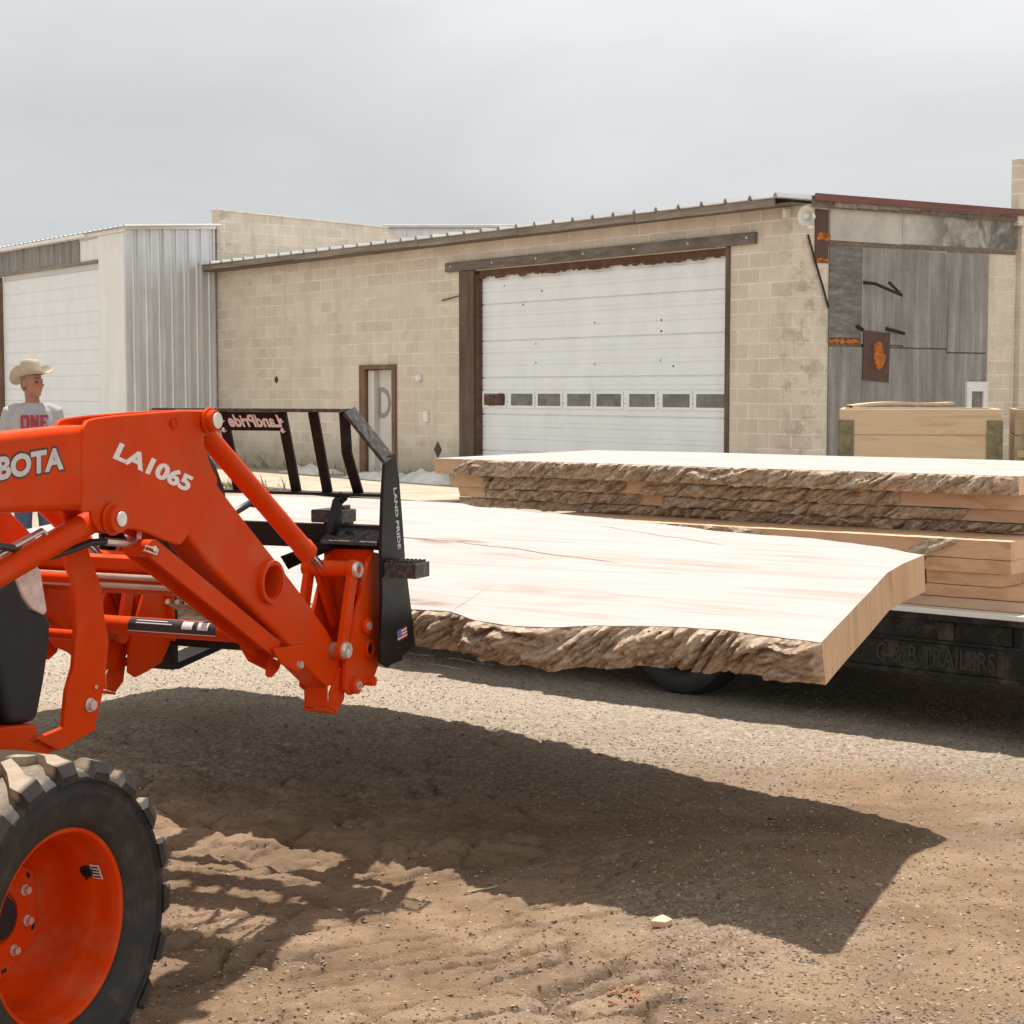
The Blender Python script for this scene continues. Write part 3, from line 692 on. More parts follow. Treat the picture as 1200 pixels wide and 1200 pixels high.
while z < 4.2:
    pr += [(.10, z+.012), (.10, z+.27), (.085, z+.285), (.085, z+.30), (.10, z+.312), (.10, z+.52), (.115, z+.53), (.115, z+.54)]; z += .54
rows = [[(xx, a, b_) for a, b_ in pr if b_ < 4.24] for xx in (-6.80, -4, -1.28)]; mb.grid(rows); mb.mm((-6.80, .12, 0), (-1.28, .15, 4.2)); mb.build('roll_door', M['door_white'], shed, angle=20)
mb = MB(); mb.mm((-7.03, -.03, 0), (-6.81, .1, 4.19)); mb.build('door_jamb', M['door_frame_brown'], shed, .005)
mb = MB(); mb.mm((-8.6, .0, 0), (-7.04, .1, 4.19)); mb.build('left_wall', M['white_metal'], shed)
mb = MB(); rows = []; prf = []; x = -8.8
while x < .12: prf += [(x, 0), (x+.17, 0), (x+.19, .03), (x+.22, .03), (x+.24, 0)]; x += .245
for y, zz in ((-.14, 4.83), (SD+.02, 4.97)): rows.append([(a, y, zz+b_) for a, b_ in prf])
mb.grid(rows); mb.grid([[(p[0], p[1], p[2]-.01) for p in r] for r in rows]); mb.build('roof', M['roof_metal'], shed, fix=False, angle=20)
mb = MB(); mb.mm((-8.6, -.15, 4.745), (-1.7, -.06, 4.815)); mb.mm((-1.7, -.06, 4.745), (.06, -.036, 4.825)); mb.build('gutter', M['white_metal'], shed, .008)
mb = MB(); mb.prism([(.045, -.1, 4.78), (.045, SD, 4.905), (.045, SD, 4.975), (.045, -.1, 4.85)], (.02, 0, 0)); mb.build('rake_trim', M['white_metal'], shed, .004)

# concrete apron before the building, weeds and debris
mb = MB(); p = [C0+U*a-Vv*b_ for a, b_ in ((-17, 3.2), (-4, 3.4), (-4, .02), (-17, .02))]
mb.prism([(q.x, q.y, .03) for q in p], (0, 0, .03))
tag(mb.build('concrete_apron', simple('pale_concrete', (.40, .34, .26), .9, 0, .2, 1.5, .3, 20, (.25, .2, .14), .5)), kind='structure')
def crumple(name, px, py, w_, h_, seed, label, off):
    o_ = WL(px, py, off); base = C0+U*o_.x+Vv*off; r_ = random.Random(seed); mb = MB(); rows = []
    n, m_ = 26, 14
    for i in range(m_+1):
        row = []
        for k in range(n+1):
            u_, v_ = k/n, i/m_; e = sin(pi*u_)**.5*sin(pi*v_)**.5
            q = V3(((u_-.5)*w_, (v_-.5)*.7, 0)); q.z = .065+e*h_*(.55+.9*abs(noise.noise((u_*5+seed, v_*4, seed*.7)))); q.x += .08*noise.noise((u_*4, v_*4, seed+3.))*e
            row.append(q)
        rows.append(row)
    mb.grid(rows); o = mb.build(name, M['plastic_sheet'], fix=False, angle=30); o.location = (base.x, base.y, 0); o.rotation_euler = (0, 0, RZB)
    return tag(o, label, 'plastic sheet', 'crumpled plastic along the wall')
crumple('plastic_sheet', 366, 548, 1.3, .18, 1, 'crumpled white plastic sheet at the wall left of the grey entry door', -.5)
crumple('plastic_sheet', 447, 556, 1.5, .16, 2, 'crumpled white plastic lying across the foot of the grey entry door', -.6)
crumple('plastic_sheet', 502, 559, 1.6, .22, 5, 'crumpled white plastic heap between the grey entry door and overhead door', -.6)
mb = MB(); rnd = random.Random(5)
for i in range(420):
    a = rnd.choice([rnd.uniform(-15.5, -11.5), rnd.uniform(-10, -7.6), rnd.uniform(-15.5, -7)]); o_ = -rnd.random()**2*.5-.03
    if rnd.random() < .4: o_ = -3.3-rnd.random()*.5
    p = C0+U*a+Vv*o_; h_ = .08+.30*rnd.random()**2; dx_, dy_ = rnd.gauss(0, .06), rnd.gauss(0, .06); wd = .008+.008*rnd.random()
    mb.add([(p.x-wd, p.y, 0.0), (p.x+wd, p.y, 0.0), (p.x+dx_+wd*.6, p.y+dy_, h_*.6), (p.x+dx_*1.9, p.y+dy_*1.9, h_)], [(0, 1, 2), (0, 2, 3)])
tag(mb.build('weeds', M['grass'], fix=False), 'thin dry weeds growing along the wall and apron edge', 'weeds', kind='stuff')

# ------------------------------------------------------------------ slabs
def interp(pts, u):
    if u <= pts[0][0]: return pts[0][1]
    for (a, b_), (c, d_) in zip(pts, pts[1:]):
        if u <= c:
            t = (u-a)/(c-a); t = t*t*(3-2*t)*.5+t*.5; return b_+(d_-b_)*t
    return pts[-1][1]
def lin(pts, u):
    if u <= pts[0][0]: return pts[0][1]
    for (a, b_), (c, d_) in zip(pts, pts[1:]):
        if u <= c: return b_+(d_-b_)*(u-a)/(c-a)+(.014*noise.noise((u*34, 2., 3.)) if a > 0 else .004*noise.noise((u*20, 2., 3.)))
    return pts[-1][1]
def slab(name, label, origin, xa, ya, za, near, far, th, seed, bulge=.02, rough=.022, under=0.0, raw=(), cat='wood slab', group=None, u0=None, u1=None, endmat='wood_shaded', nz=14, step=.012, edge_noise=.012, bark_far=True, topmat='wood', endf=None, rawmat='wood_raw'):
    u0 = near[0][0] if u0 is None else u0; u1 = near[-1][0] if u1 is None else u1
    n = max(20, int((u1-u0)/.02)); mb = MB(); mb.mi = 0
    us = [u0+(u1-u0)*i/n for i in range(n+1)]
    nv = lambda u: interp(near, u)+edge_noise*noise.noise((u*5, seed, .3))+.4*edge_noise*noise.noise((u*19, seed, .3))
    fv = lambda u: interp(far, u)+edge_noise*noise.noise((u*5, seed, 9.3))
    K = 8
    sk = lambda u, v: u+(lin(endf, v)*max(0, (u-u1+.9)/.9) if endf else 0)
    top = [[V3((sk(u, nv(u)+(fv(u)-nv(u))*k/K), nv(u)+(fv(u)-nv(u))*k/K, 0)) for k in range(K+1)] for u in us]
    bot = [[V3((sk(u, nv(u)+under+(fv(u)-nv(u)-under)*k/K), nv(u)+under+(fv(u)-nv(u)-under)*k/K, -th)) for k in range(K+1)] for u in us]
    mb.grid(top); mb.grid([list(reversed(r)) for r in bot])
    mb.mi = 2; mb.grid([[r[0] for r in bot], [r[0] for r in top]]); mb.grid([[r[-1] for r in top], [r[-1] for r in bot]])
    mb.mi = 1; mb.grid([top[0], bot[0]]); mb.grid([bot[-1], top[-1]])
    o = mb.build(name, [M[topmat], M[endmat], M[rawmat]], None, fix=True, angle=30); frame(o, origin, xa, ya, za)
    tag(o, label, cat, group)
    for side in (0, 1):
        if side == 1 and not bark_far: continue
        segs = []; cur = u0
        for a, b_ in (sorted(raw) if side == 0 else []):
            segs.append((cur, a)); cur = b_
        segs.append((cur, u1))
        for a, b_ in segs:
            if b_-a < .03: continue
            mbk = MB(); rows = []; m_ = max(4, int((b_-a)/step))
            for i in range(m_+1):
                uc = a+(b_-a)*i/m_; row = []
                ends = min(1, (uc-a)/.03+ .15, (b_-uc)/.03+.15); s_ = -1 if side == 0 else 1
                for k in range(nz+1):
                    t = k/nz; z = -th*t; u = uc
                    if a > u0+.01: u += max(0, 1-(uc-a)/.25)*(.05*noise.noise((a*7, z*28, seed))-.07*(t-.5))
                    if b_ < u1-.01: u += max(0, 1-(b_-uc)/.25)*(.05*noise.noise((b_*7, z*28, seed))-.07*(t-.5))
                    base = nv(u) if side == 0 else fv(u)
                    us = u+seed*5.3; al = us*.86+z*.5; ac = -us*.5+z*.86+.16*noise.noise((us*1.9, seed, 3.))+.05*noise.noise((us*6, z*6, 8.))
                    wp = noise.noise((u*3.1, z*3, seed+2.))*.05
                    f1 = 1-min(1, abs(noise.noise((al*3.4, (ac+wp)*17, seed)))*3.0)      # long furrow lines
                    f2 = 1-min(1, abs(noise.noise((al*8, (ac+wp)*38, seed+4)))*2.6)
                    f3 = noise.noise((al*14, ac*55, seed+7)); r4 = noise.noise((u*2.3, z*5, seed+11.)); r5 = noise.noise((al*2.2, ac*8, seed+21))
                    p = rough*(1.2-1.35*f1**1.2-.75*f2**1.6+.60*f3+.45*r4+.6*r5)+.009*noise.noise((u*70, z*70, seed))
                    p += bulge*sin(pi*min(1, t*1.02))**.8+.004
                    edge = min(1, t/.10+.25); tail = under*t*(1 if side == 0 else 0)
                    v = base+tail+s_*p*ends*edge
                    zz = z+(.006*noise.noise((u*22, seed, 1.)) if k == 0 else 0)-(.018*max(0, noise.noise((u*6, seed, 2.)))+.01*noise.noise((u*21, seed, 5.)) if k == nz else 0)
                    if k == 0: zz = min(zz, -.0008)
                    row.append((sk(u, v), v, zz))
                inn = base+(under if side == 0 else 0)-s_*.03
                row.append((sk(u, inn), inn, -th-.003)); rows.append(row)
            mbk.grid(rows); bk = mbk.build('bark_edge', M['bark'], o, fix=False, angle=60)
    return o
# big slab carried on the forks (its sawn face has a long dark check and a knot)
C1 = V3((.918, 5.03, .851)); C2 = V3((1.522, 6.25, .996)); N3 = V3((-.328, 5.93, .838))
sx = (C1-N3).normalized(); sy = (C2-C1); sy = (sy-sx*sy.dot(sx)).normalized(); sz = sx.cross(sy)
def SUV(px, py):
    q = on_plane(px, py, C1, sz)-C1; return (q.dot(sx), q.dot(sy))
def big_wood():
    m = M['wood'].copy(); m.name = 'fresh_sawn_wood_checked'; nt = m.node_tree; b = nt.nodes['Principled BSDF']
    src = b.inputs['Base Color'].links[0].from_socket; oc = N(nt, 'ShaderNodeTexCoord').outputs['Object']
    sep = N(nt, 'ShaderNodeSeparateXYZ'); nt.links.new(oc, sep.inputs[0]); u, v = sep.outputs[0], sep.outputs[1]
    nz_ = noise_n(nt, oc, 2.2, 4, .5); nf = noise_n(nt, mapping(nt, oc, (2, 14, 1)), 2, 5, .6)
    c = src
    for (p, q, wd, amp) in ((SUV(380, 622), SUV(530, 634), .006, .14), (SUV(530, 634), SUV(735, 661), .004, .10), (SUV(500, 735), SUV(585, 680), .004, .05), (SUV(690, 615), SUV(860, 640), .0025, .10)):
        sl = (q[1]-p[1])/(q[0]-p[0])
        line = math_n(nt, 'ADD', math_n(nt, 'MULTIPLY', math_n(nt, 'SUBTRACT', u, p[0]), sl), p[1])
        line = math_n(nt, 'ADD', line, math_n(nt, 'MULTIPLY', math_n(nt, 'SUBTRACT', nz_, .5), amp))
        d = math_n(nt, 'ABSOLUTE', math_n(nt, 'SUBTRACT', v, line))
        k = math_n(nt, 'SUBTRACT', 1, math_n(nt, 'DIVIDE', d, wd*2.6), True)
        a_, b2 = min(p[0], q[0]), max(p[0], q[0])
        win = math_n(nt, 'MULTIPLY', math_n(nt, 'MULTIPLY', math_n(nt, 'SUBTRACT', u, a_), 8, True), math_n(nt, 'MULTIPLY', math_n(nt, 'SUBTRACT', b2, u), 8, True))
        c = mix(nt, math_n(nt, 'MULTIPLY', math_n(nt, 'MULTIPLY', k, win), 1.0), c, (.10, .03, .012))
    for (px, py, ru, rv, amt, col) in ((528, 634, .22, .085, 1.0, (.17, .06, .025)), (600, 652, .30, .09, .6, (.30, .19, .13)), (500, 706, .22, .06, 1.0, (.19, .07, .03)), (640, 693, .5, .09, .5, (.30, .19, .12)), (800, 660, .7, .12, .4, (.32, .22, .15)), (700, 722, .12, .05, .6, (.28, .18, .12))):
        p = SUV(px, py)
        du = math_n(nt, 'DIVIDE', math_n(nt, 'SUBTRACT', u, p[0]), ru); dv = math_n(nt, 'DIVIDE', math_n(nt, 'SUBTRACT', v, p[1]), rv)
        r = math_n(nt, 'ADD', math_n(nt, 'POWER', math_n(nt, 'ABSOLUTE', du), 2), math_n(nt, 'POWER', math_n(nt, 'ABSOLUTE', dv), 2))
        k = math_n(nt, 'SUBTRACT', 1, r, True)
        k = math_n(nt, 'MULTIPLY', k, ramp(nt, nf, [(.40, (0, 0, 0)), (.62, (1, 1, 1))]))
        c = mix(nt, math_n(nt, 'MULTIPLY', k, amt), c, col)
    nt.links.new(c, b.inputs['Base Color']); return m
M['wood_big'] = big_wood()
near_px = [(490, 714), (525, 716), (560, 727), (600, 733), (640, 735), (700, 733), (760, 734), (810, 735), (850, 738), (900, 745), (940, 750), (962, 753)]
far_px = [(470, 588), (560, 594), (650, 602), (730, 609), (800, 617), (850, 623), (900, 627), (960, 631), (1020, 637), (1060, 642), (1085, 650)]
near_p = [SUV(*p) for p in near_px]; far_p = [SUV(*p) for p in far_px]
lft = near_p[0]; near_p = [(-4.75, lft[1]+.16), (-4.1, lft[1]+.02), (-3.55, lft[1]+.04), (-2.9, lft[1]-.02), (-2.2, lft[1]-.06)]+near_p
far_p = [(-4.75, far_p[0][1]-.10), (-4.2, far_p[0][1]+.02), (-3.55, far_p[0][1]+.05), (-2.9, far_p[0][1]+.03)]+[p for p in far_p if p[0] > -2.85]
far_end = far_p[-1]
far_p[-1] = (0.0, far_end[1])
def big_far(): return [(min(a, 0.0), b_) for a, b_ in far_p]
fp = sorted(big_far(), key=lambda q: q[0])
print('slab near', [(round(a, 2), round(b_, 2)) for a, b_ in near_p]); print('slab far', [(round(a, 2), round(b_, 2)) for a, b_ in far_p], 'end', far_end)
big = slab('wood_slab', 'huge live edge wood slab raised on the forks, bark along its near edge', C1, sx, sy, sz, near_p, fp, .138, 2.3, .024, .026, .028, u0=-4.75, u1=0.0, endf=[(0, 0), SUV(1046, 665)[::-1], far_end[::-1]], step=.006, nz=28, topmat='wood_big')
SKEW = far_end[0]/far_end[1]

# ------------------------------------------------------------------ trailer
TA = V3((.766, -.643, 0)).normalized(); TN = V3((-TA.y, TA.x, 0)); TO = V3((2.105, 7.601, 0)); RZT = atan2(TA.y, TA.x)
tr = empty('flatbed_trailer', TO, RZT, 'low black flatbed trailer loaded with stacked slabs, lettered side rail', 'trailer')
def TR(px, py, off=0):
    q = on_plane(px, py, TO+TN*off, TN)-TO; return V3((q.dot(TA), off, q.z))
DZ = .60; X0, X1, WD = -4.6, 2.6, 2.05
mb = MB()
for yy in (0, WD-.06):
    mb.mm((X0, yy+.012, .305), (X1, yy+.06, DZ-.05)); mb.mm((X0, yy-.012+(.03 if yy else 0), DZ-.05), (X1, yy+.06, DZ-.022)); mb.mm((X0, yy-.006, .29), (X1, yy+.06, .312))
    mb.mm((X0, yy-.002, .445), (X1, yy+.0118, .458))
for xx in (X0, X1-.06): mb.mm((xx, .061, .31), (xx+.06, WD-.061, DZ-.04))
xx = X0+.4
while xx < X1: mb.mm((xx, .061, .33), (xx+.05, WD-.061, DZ-.06)); xx += .5
mb.build('frame', M['trailer_black'], tr, .004)
each('stake_pocket', M['trailer_black'], tr, [lambda m_, xx=xx: m_.mm((xx-.04, -.004, .462), (xx+.04, .0115, DZ-.053)) for xx in (TR(1108, 740).x, TR(1176, 740).x, -1.1, -1.9, -2.7, -3.5, .9, 1.6)], .005)
mb = MB(); 
for i in range(9): mb.mm((X0, .0+WD*i/9+.003, DZ-.021), (X1, WD*(i+1)/9-.003, DZ+.0005*(i % 3)))
mb.build('deck', M['deck'], tr, .003)
mb = MB(); mb.mm((X0, -.016, DZ-.02), (X1, -.0005, DZ+.004)); mb.build('deck_edge', M['pvc_white'], tr, .003)
pa, pb = TR(1026, 783), TR(1166, 795)
mb = MB(); mb.mm((pa.x-.04, .0085, .318), (pb.x+.04, .0112, .44)); npl = mb.build('name_plate', M['trailer_black'], tr, .003)
emb = simple('embossed_black', (.022, .020, .018), .5, 0, .2, 20)
lettering('embossed_lettering', 'C & B TRAILERS', emb, npl, (pa.x, .0082, .335), (pb.x, .0082, .335), (pa.x, .0082, .425), .005, .012)
# trailer wheels
def wheel_mesh(parent, c, R, wd, side, mat_rim):
    c = V3(c)
    mb = MB(); h = wd/2
    mb.lathe([(R*.58, h*.8), (R*.64, h*.98), (R*.78, h*1.06), (R*.92, h*.98), (R*.97, h*.8), (R, h*.5), (R, -h*.5), (R*.97, -h*.8), (R*.92, -h*.98), (R*.78, -h*1.06), (R*.64, -h*.98), (R*.58, -h*.8)], c, (0, side, 0), 40)
    wh = mb.build('wheel', M['hose'], parent)
    mb = MB(); mb.lathe([(R*.60, h*.82), (R*.57, h*.7), (R*.50, h*.2), (R*.2, h*.35), (0.001, h*.35), (.001, -h*.3), (R*.57, -h*.7)], c, (0, side, 0), 30, True); mb.build('rim', mat_rim, wh)
for xx in (-1.74,): wheel_mesh(tr, (xx, .26, .33), .33, .21, -1, M['trailer_black']); wheel_mesh(tr, (xx, WD-.26, .33), .33, .21, 1, M['trailer_black'])
each('axle', M['trailer_black'], tr, [lambda m_, xx=xx: m_.cyl((xx, .3, .33), (xx, WD-.3, .33), .04) for xx in (-1.74,)])

# stack on the trailer
KA = V3((2.753, -2.04, 0)).normalized(); KN = V3((-KA.y, KA.x, 0)); KO = V3((2.303, 7.734, 0)); KZ = V3((0, 0, 1))
Lk = hypot(2.753, 2.04)
grp = None
zt = 1.21; spec = [
    ('top slab of the stack on the trailer, pale sawn face and craggy bark edge', .092, -.02, -Lk, .0, 1.65, ((-Lk, -Lk+.17),)),
    ('second slab down in the trailer stack, brown bark with bare orange patch near right end', .076, .085, -Lk+.03, .03, 1.6, ((-Lk, -Lk+.27), (-2.2, -2.07), (-.62, .2))),
    ('third slab down in the trailer stack, dark bark edge with bare right end', .062, .14, -Lk+.05, .05, 1.6, ((-Lk, -Lk+.24), (-2.15, -1.98), (-.3, .2))),
    ('lowest of the four long slabs at the top of the trailer stack, in deep shade', .056, .19, -Lk+.10, .06, 1.6, ((-Lk, -Lk+.02),)),
]
z = zt
for i, (lb, th, ins, a, b_, wd, raw) in enumerate(spec):
    nr = [(a, ins+.02), (a+.5, ins-.01), (a+1.2, ins+.03), (a+2.0, ins-.01), (b_-.5, ins+.01), (b_, ins)]
    slab('wood_slab', lb, KO+KZ*z, KA, KN, KZ, nr, [(a, wd), (a+.8, wd+.08), (a+1.7, wd+.03), (b_-.8, wd+.05), (b_, wd-.1)], th-.004, 11+i*3.7, .012, .020, .02, raw, bark_far=False, step=.008, nz=14)
    z -= th
low = [
    ('wide pale slab just under the long stack, patch of bark near its right end', .088, -.17, -2.6, .03, ((-1.25, -.42), (-.27, .3))),
    ('short orange sawn slab below the wide pale one, notched left end', .066, -.16, -.42, .02, ((-3, 3),)),
    ('short orange sawn slab third from the deck, split face', .062, -.14, -.45, -.02, ((-3, 3),)),
    ('short orange sawn slab resting just above the deck board', .058, -.12, -.48, .08, ((-3, 3),)),
]
for i, (lb, th, ins, a, b_, raw) in enumerate(low):
    L_ = b_-a
    nr = [(a, ins+.05), (a+.12*L_, ins+.008), (a+.5*L_, ins), (b_, ins-.01)]
    an = (0, .045, -.03, .035)[i]; KA2 = KA*cos(an)+KN*sin(an); KN2 = KN*cos(an)-KA*sin(an)
    slab('wood_slab', lb, KO+KZ*z, KA2, KN2, KZ, nr, [(a, .9), (b_, .9)], th-.003, 31+i*2.9, .01, .014, .012, raw, bark_far=False, step=.013, nz=8, edge_noise=.010, endmat='wood_orange', rawmat='wood_orange', topmat='wood_shaded')  # tops under the stack take the shaded wood colour
    z -= th
print('stack bottom', z)
slab('deck_board', 'long thin sawn board lying flat on the trailer deck under the stack', TO+TN*.10+KZ*(z-.001), TA, TN, KZ, [(-2.4, .0), (0, .0), (1.8, .01)], [(-2.4, 1.2), (1.8, 1.2)], max(.02, z-DZ-.004), 71, .0, .003, 0, ((-9, 9),), cat='board', bark_far=False, edge_noise=.002)

# ------------------------------------------------------------------ crates behind the stack
def crate(name, loc, rz, w_, d_, h_, rows_, label, mat, brackets=True):
    o = empty(name, loc, rz, label, 'crate', 'timber crates behind the trailer')
    ph = h_/rows_
    for i in range(rows_):
        mb = MB(); mb.mm((-w_/2, 0, i*ph+.003), (w_/2, .03, (i+1)*ph-.003)); mb.mm((-w_/2, d_-.03, i*ph+.003), (w_/2, d_, (i+1)*ph-.003))
        for sx_ in (-1, 1):
            a = sx_*w_/2; mb.mm((a, .031, i*ph+.003), (a-sx_*.03, d_-.031, (i+1)*ph-.003))
        mb.build('plank', mat, o, .004)
    mb = MB(); mb.mm((-w_/2+.031, .031, .05), (w_/2-.031, d_-.031, .08)); mb.build('floor', mat, o)
    if brackets:
        for sx_ in (-1, 1):
            mb = MB(); a = sx_*w_/2; mb.mm((a-sx_*.10, -.008, h_-.52), (a+sx_*.004, -.0005, h_-.08)); mb.mm((a+sx_*.0005, -.008, h_-.52), (a+sx_*.008, .10, h_-.08))
            for zz in (h_-.13, h_-.3, h_-.46): mb.cyl((a-sx_*.05, -.009, zz), (a-sx_*.05, -.014, zz), .012, None, 8)
            mb.build('corner_bracket', M['olive_metal'], o)
    return o
cr = crate('timber_crate', (2.31+.54*cos(radians(-12)), 12+.54*sin(radians(-12)), 0), radians(-12), 1.10, 1.0, 1.47, 8, 'pale timber crate with olive metal corner brackets behind the slab stack', M['wood_crate'])
cr2 = crate('timber_crate', (4.03, 11.66, 0), radians(-14), 1.15, 1.0, 1.47, 8, 'browner timber crate at the right edge beside the pale bracketed crate', M['wood_dark'], False)
mb = MB()
for i in range(3): mb.box((-.45+.1*i, -.03, 1.28-.12*i), (.12+.3*i, .03, .05))
mb.mm((-.50, -.02, .9), (-.42, -.001, 1.44)); mb.build('batten', M['wood_dark'], cr2, .003)
mb = MB(); rows = []
for i in range(13):
    t = i/12; rows.append([(t*.72, y_, .0+.035*t+.012*sin(t*5)) for y_ in (0, .12, .25)])
mb.grid(rows); mb.grid([[(p[0], p[1], p[2]-.018+(-.02 if 0 else 0)) for p in r] for r in rows])
mb.grid([[r[0] for r in rows], [(r[0][0], r[0][1], r[0][2]-.018) for r in rows]]); mb.grid([[(r[2][0], r[2][1], r[2][2]-.018) for r in rows], [r[2] for r in rows]])
mb.grid([rows[-1], [(p[0], p[1], p[2]-.018) for p in rows[-1]]])
o = mb.build('loose_board', M['wood_crate'], fix=True); o.location = (2.40, 12.05, 1.492); tag(o, 'thin warped pale board lying on top of the bracketed crate', 'board')

# ------------------------------------------------------------------ tractor
AH = radians(66); F = V3((cos(AH), sin(AH), 0)); R = V3((F.y, -F.x, 0)); OT = V3((-1.663, 4.069, 0))+R*.075; RZ = atan2(R.y, R.x)
trc = empty('tractor', OT, RZ, 'orange compact tractor with front loader arms and black headlight nose', 'tractor')
def TL(px, py, lat):
    q = on_plane(px, py, OT+R*lat, R)-OT; return V3((lat, q.dot(F), q.z))
def TP(pts, lat): return [TL(a, b_, lat) for a, b_ in pts]
BO = .40      # outer face of the loader arm
def mir(pts, s_, x): return [V3((s_*x, p.y, p.z)) for p in pts]
knee = TP([(97, 503), (103, 493), (112, 490), (135, 487), (160, 485), (185, 483), (215, 481), (236, 481), (248, 484), (252, 492), (247, 503), (240, 512), (240, 523), (244, 538), (250, 550), (255, 559), (255, 567), (252, 577), (245, 590), (236, 603), (226, 618), (218, 632), (212, 639), (203, 637), (192, 633), (178, 626), (165, 622), (152, 620), (140, 622), (128, 625), (117, 622), (110, 612), (108, 600), (96, 600)], BO)
rear = TP([(-260, 549), (-140, 527), (-60, 515), (0, 508.5), (60, 502), (98, 498.5), (110, 498), (110, 598), (60, 600), (0, 602), (-60, 606), (-140, 616), (-260, 640)], BO-.004)
lower = TP([(206, 500), (240, 516), (256, 568), (288, 610), (328, 661), (362, 706), (384, 738), (405, 773), (400, 800), (383, 806), (358, 781), (329, 746), (284, 702), (250, 667), (228, 640), (200, 600)], BO-.004)
holeC = TL(317, 682, BO); pinD = TL(243, 493, BO); pinL = TL(130, 608, BO); pinE = TL(391, 761, BO); pinT = TL(404, 667, BO)
legT = TL(184, 643, BO); legB = TL(330, 762, BO); qaLow = TL(415, 803, BO)
BO_R, QL_R = BO, .43
for s_ in (1, -1):
    BO = BO_R if s_ > 0 else .55
    DX = BO-BO_R; QL = QL_R+DX
    mb = MB()
    mb.prism(mir(rear, s_, BO-.004), (-s_*.092, 0, 0))
    arm = mb.build('loader_arm', M['orange'], trc, .022, seg=3)
    mb = MB(); mb.prism(mir(knee, s_, BO), (-s_*.014, 0, 0)); mb.prism(mir(knee, s_, BO-.086), (-s_*.014, 0, 0)); mb.build('knee_plate', M['orange'], arm, .005)
    mb = MB(); lw = mir(lower, s_, BO-.004); mb.prism(lw, (-s_*.092, 0, 0)); lo = mb.build('lower_arm', M['orange'], arm, .012, seg=3)
    hc = V3((s_*BO, holeC.y, holeC.z)); mbc = MB(); mbc.cyl(hc+V3((.3*s_, 0, 0)), hc-V3((.085*s_, 0, 0)), .0525, None, 32); cut(lo, mbc)
    mb = MB(); mb.lathe([(.052, .012), (.064, .012), (.066, .004), (.066, -.006), (.052, -.006)], hc, (s_, 0, 0), 36)
    mb.lathe([(.0523, .004), (.048, .004), (.048, -.5), (.0523, -.5)], hc, (s_, 0, 0), 36, True); mb.build('tube_collar', M['orange'], arm)
    # pins
    for p, rr in ((pinD, .030), (pinL, .036)):
        mb = MB(); q = V3((s_*BO, p.y, p.z)); mb.cyl(q-V3((s_*.11, 0, 0)), q+V3((s_*.030, 0, 0)), rr, None, 24); mb.cyl(q+V3((s_*.002, 0, 0)), q+V3((s_*.012, 0, 0)), rr+.007, None, 24); mb.build('pin_boss', M['orange'], arm, .003)
    for p, rr in ((pinD, .0225), (pinL, .020)):
        mb = MB(); q = V3((s_*(BO+.0305), p.y, p.z)); mb.cyl(q, q+V3((s_*.006, 0, 0)), rr, None, 20); mb.build('pin', M['zinc'], arm, .002)
    mb = MB(); q = V3((s_*(BO+.0005), 0, 0)); p = TL(203, 496, BO_R); q.y, q.z = p.y, p.z
    mb.lathe([(.001, .0), (.013, .0), (.016, .004), (.013, .0015)], q, (s_, 0, 0), 16, False); mb.build('plug', M['orange_rim'], arm)
    # dump cylinder
    cx = s_*(BO-.045); a = V3((cx, pinD.y, pinD.z)); b_ = V3((cx, pinT.y-.0, pinT.z)); b_ = V3((cx, TL(376, 666, BO_R-.045).y, TL(376, 666, BO_R-.045).z)); d_ = (b_-a)
    mb = MB(); mb.cyl(a+d_*.06, a+d_*.88, .030, None, 24); mb.cyl(a+d_*.84, a+d_*.885, .0335, None, 24); mb.box(a+d_*.03, (.05, .06, .06)); dc = mb.build('dump_cylinder', M['orange'], trc, .003)
    mb = MB(); mb.cyl(a+d_*.885, a+d_*.99, .017, None, 20); mb.build('rod', M['chrome'], dc)
    # lift cylinder
    cx = s_*(BO-.045); a = V3((cx, pinL.y, pinL.z)); g = TL(0, 672, BO_R-.045); d_ = (V3((cx, g.y, g.z))-a).normalized()
    mb = MB(); mb.cyl(a+d_*.03, a+d_*.62, .031, None, 24); mb.cyl(a+d_*.55, a+d_*.63, .035, None, 24); mb.cyl(a-V3((.045, 0, 0)), a+V3((.045, 0, 0)), .038, None, 20); lc = mb.build('lift_cylinder', M['orange'], trc, .003)
    mb = MB(); mb.cyl(a+d_*.63, a+d_*1.0, .018, None, 20); mb.build('rod', M['chrome'], lc)
    u_ = d_.cross(V3((1, 0, 0))).normalized(); u_ = u_ if u_.z > 0 else -u_
    mb = MB(); mb.tube([a+d_*.20+u_*.030, a+d_*.21+u_*.044, a+d_*.6+u_*.044], .008, 10); mb.build('hydraulic_tube', M['steel'], lc)
    # parking stand folded under the arm
    lx = s_*(BO-.05); a = V3((lx, legT.y, legT.z)); b_ = V3((lx, legB.y, legB.z))
    mb = MB()
    for e in (-.036, .036): mb.beam(a+V3((e, 0, 0)), b_+V3((e, 0, 0)), (1, 0, 0), .007, .055)
    mb.beam(a+(b_-a)*.06, b_, (1, 0, 0), .066, .008); ps = mb.build('parking_stand', M['orange'], trc, .003)
    fo = TP([(320, 760), (360, 755), (359, 771), (350, 788), (340, 783), (330, 778)], BO_R+.006)
    mb = MB(); mb.prism(mir(fo, s_, BO+.006), (-s_*.008, 0, 0)); mb.prism(mir(fo, s_, BO-.106), (-s_*.008, 0, 0)); 
    lt = TP([(318, 770), (330, 776), (327, 785), (319, 794), (314, 793), (313, 788)], BO_R-.05); mb.prism(mir(lt, s_, BO-.05), (-s_*.008, 0, 0)); mb.build('stand_bracket', M['orange'], ps, .002)
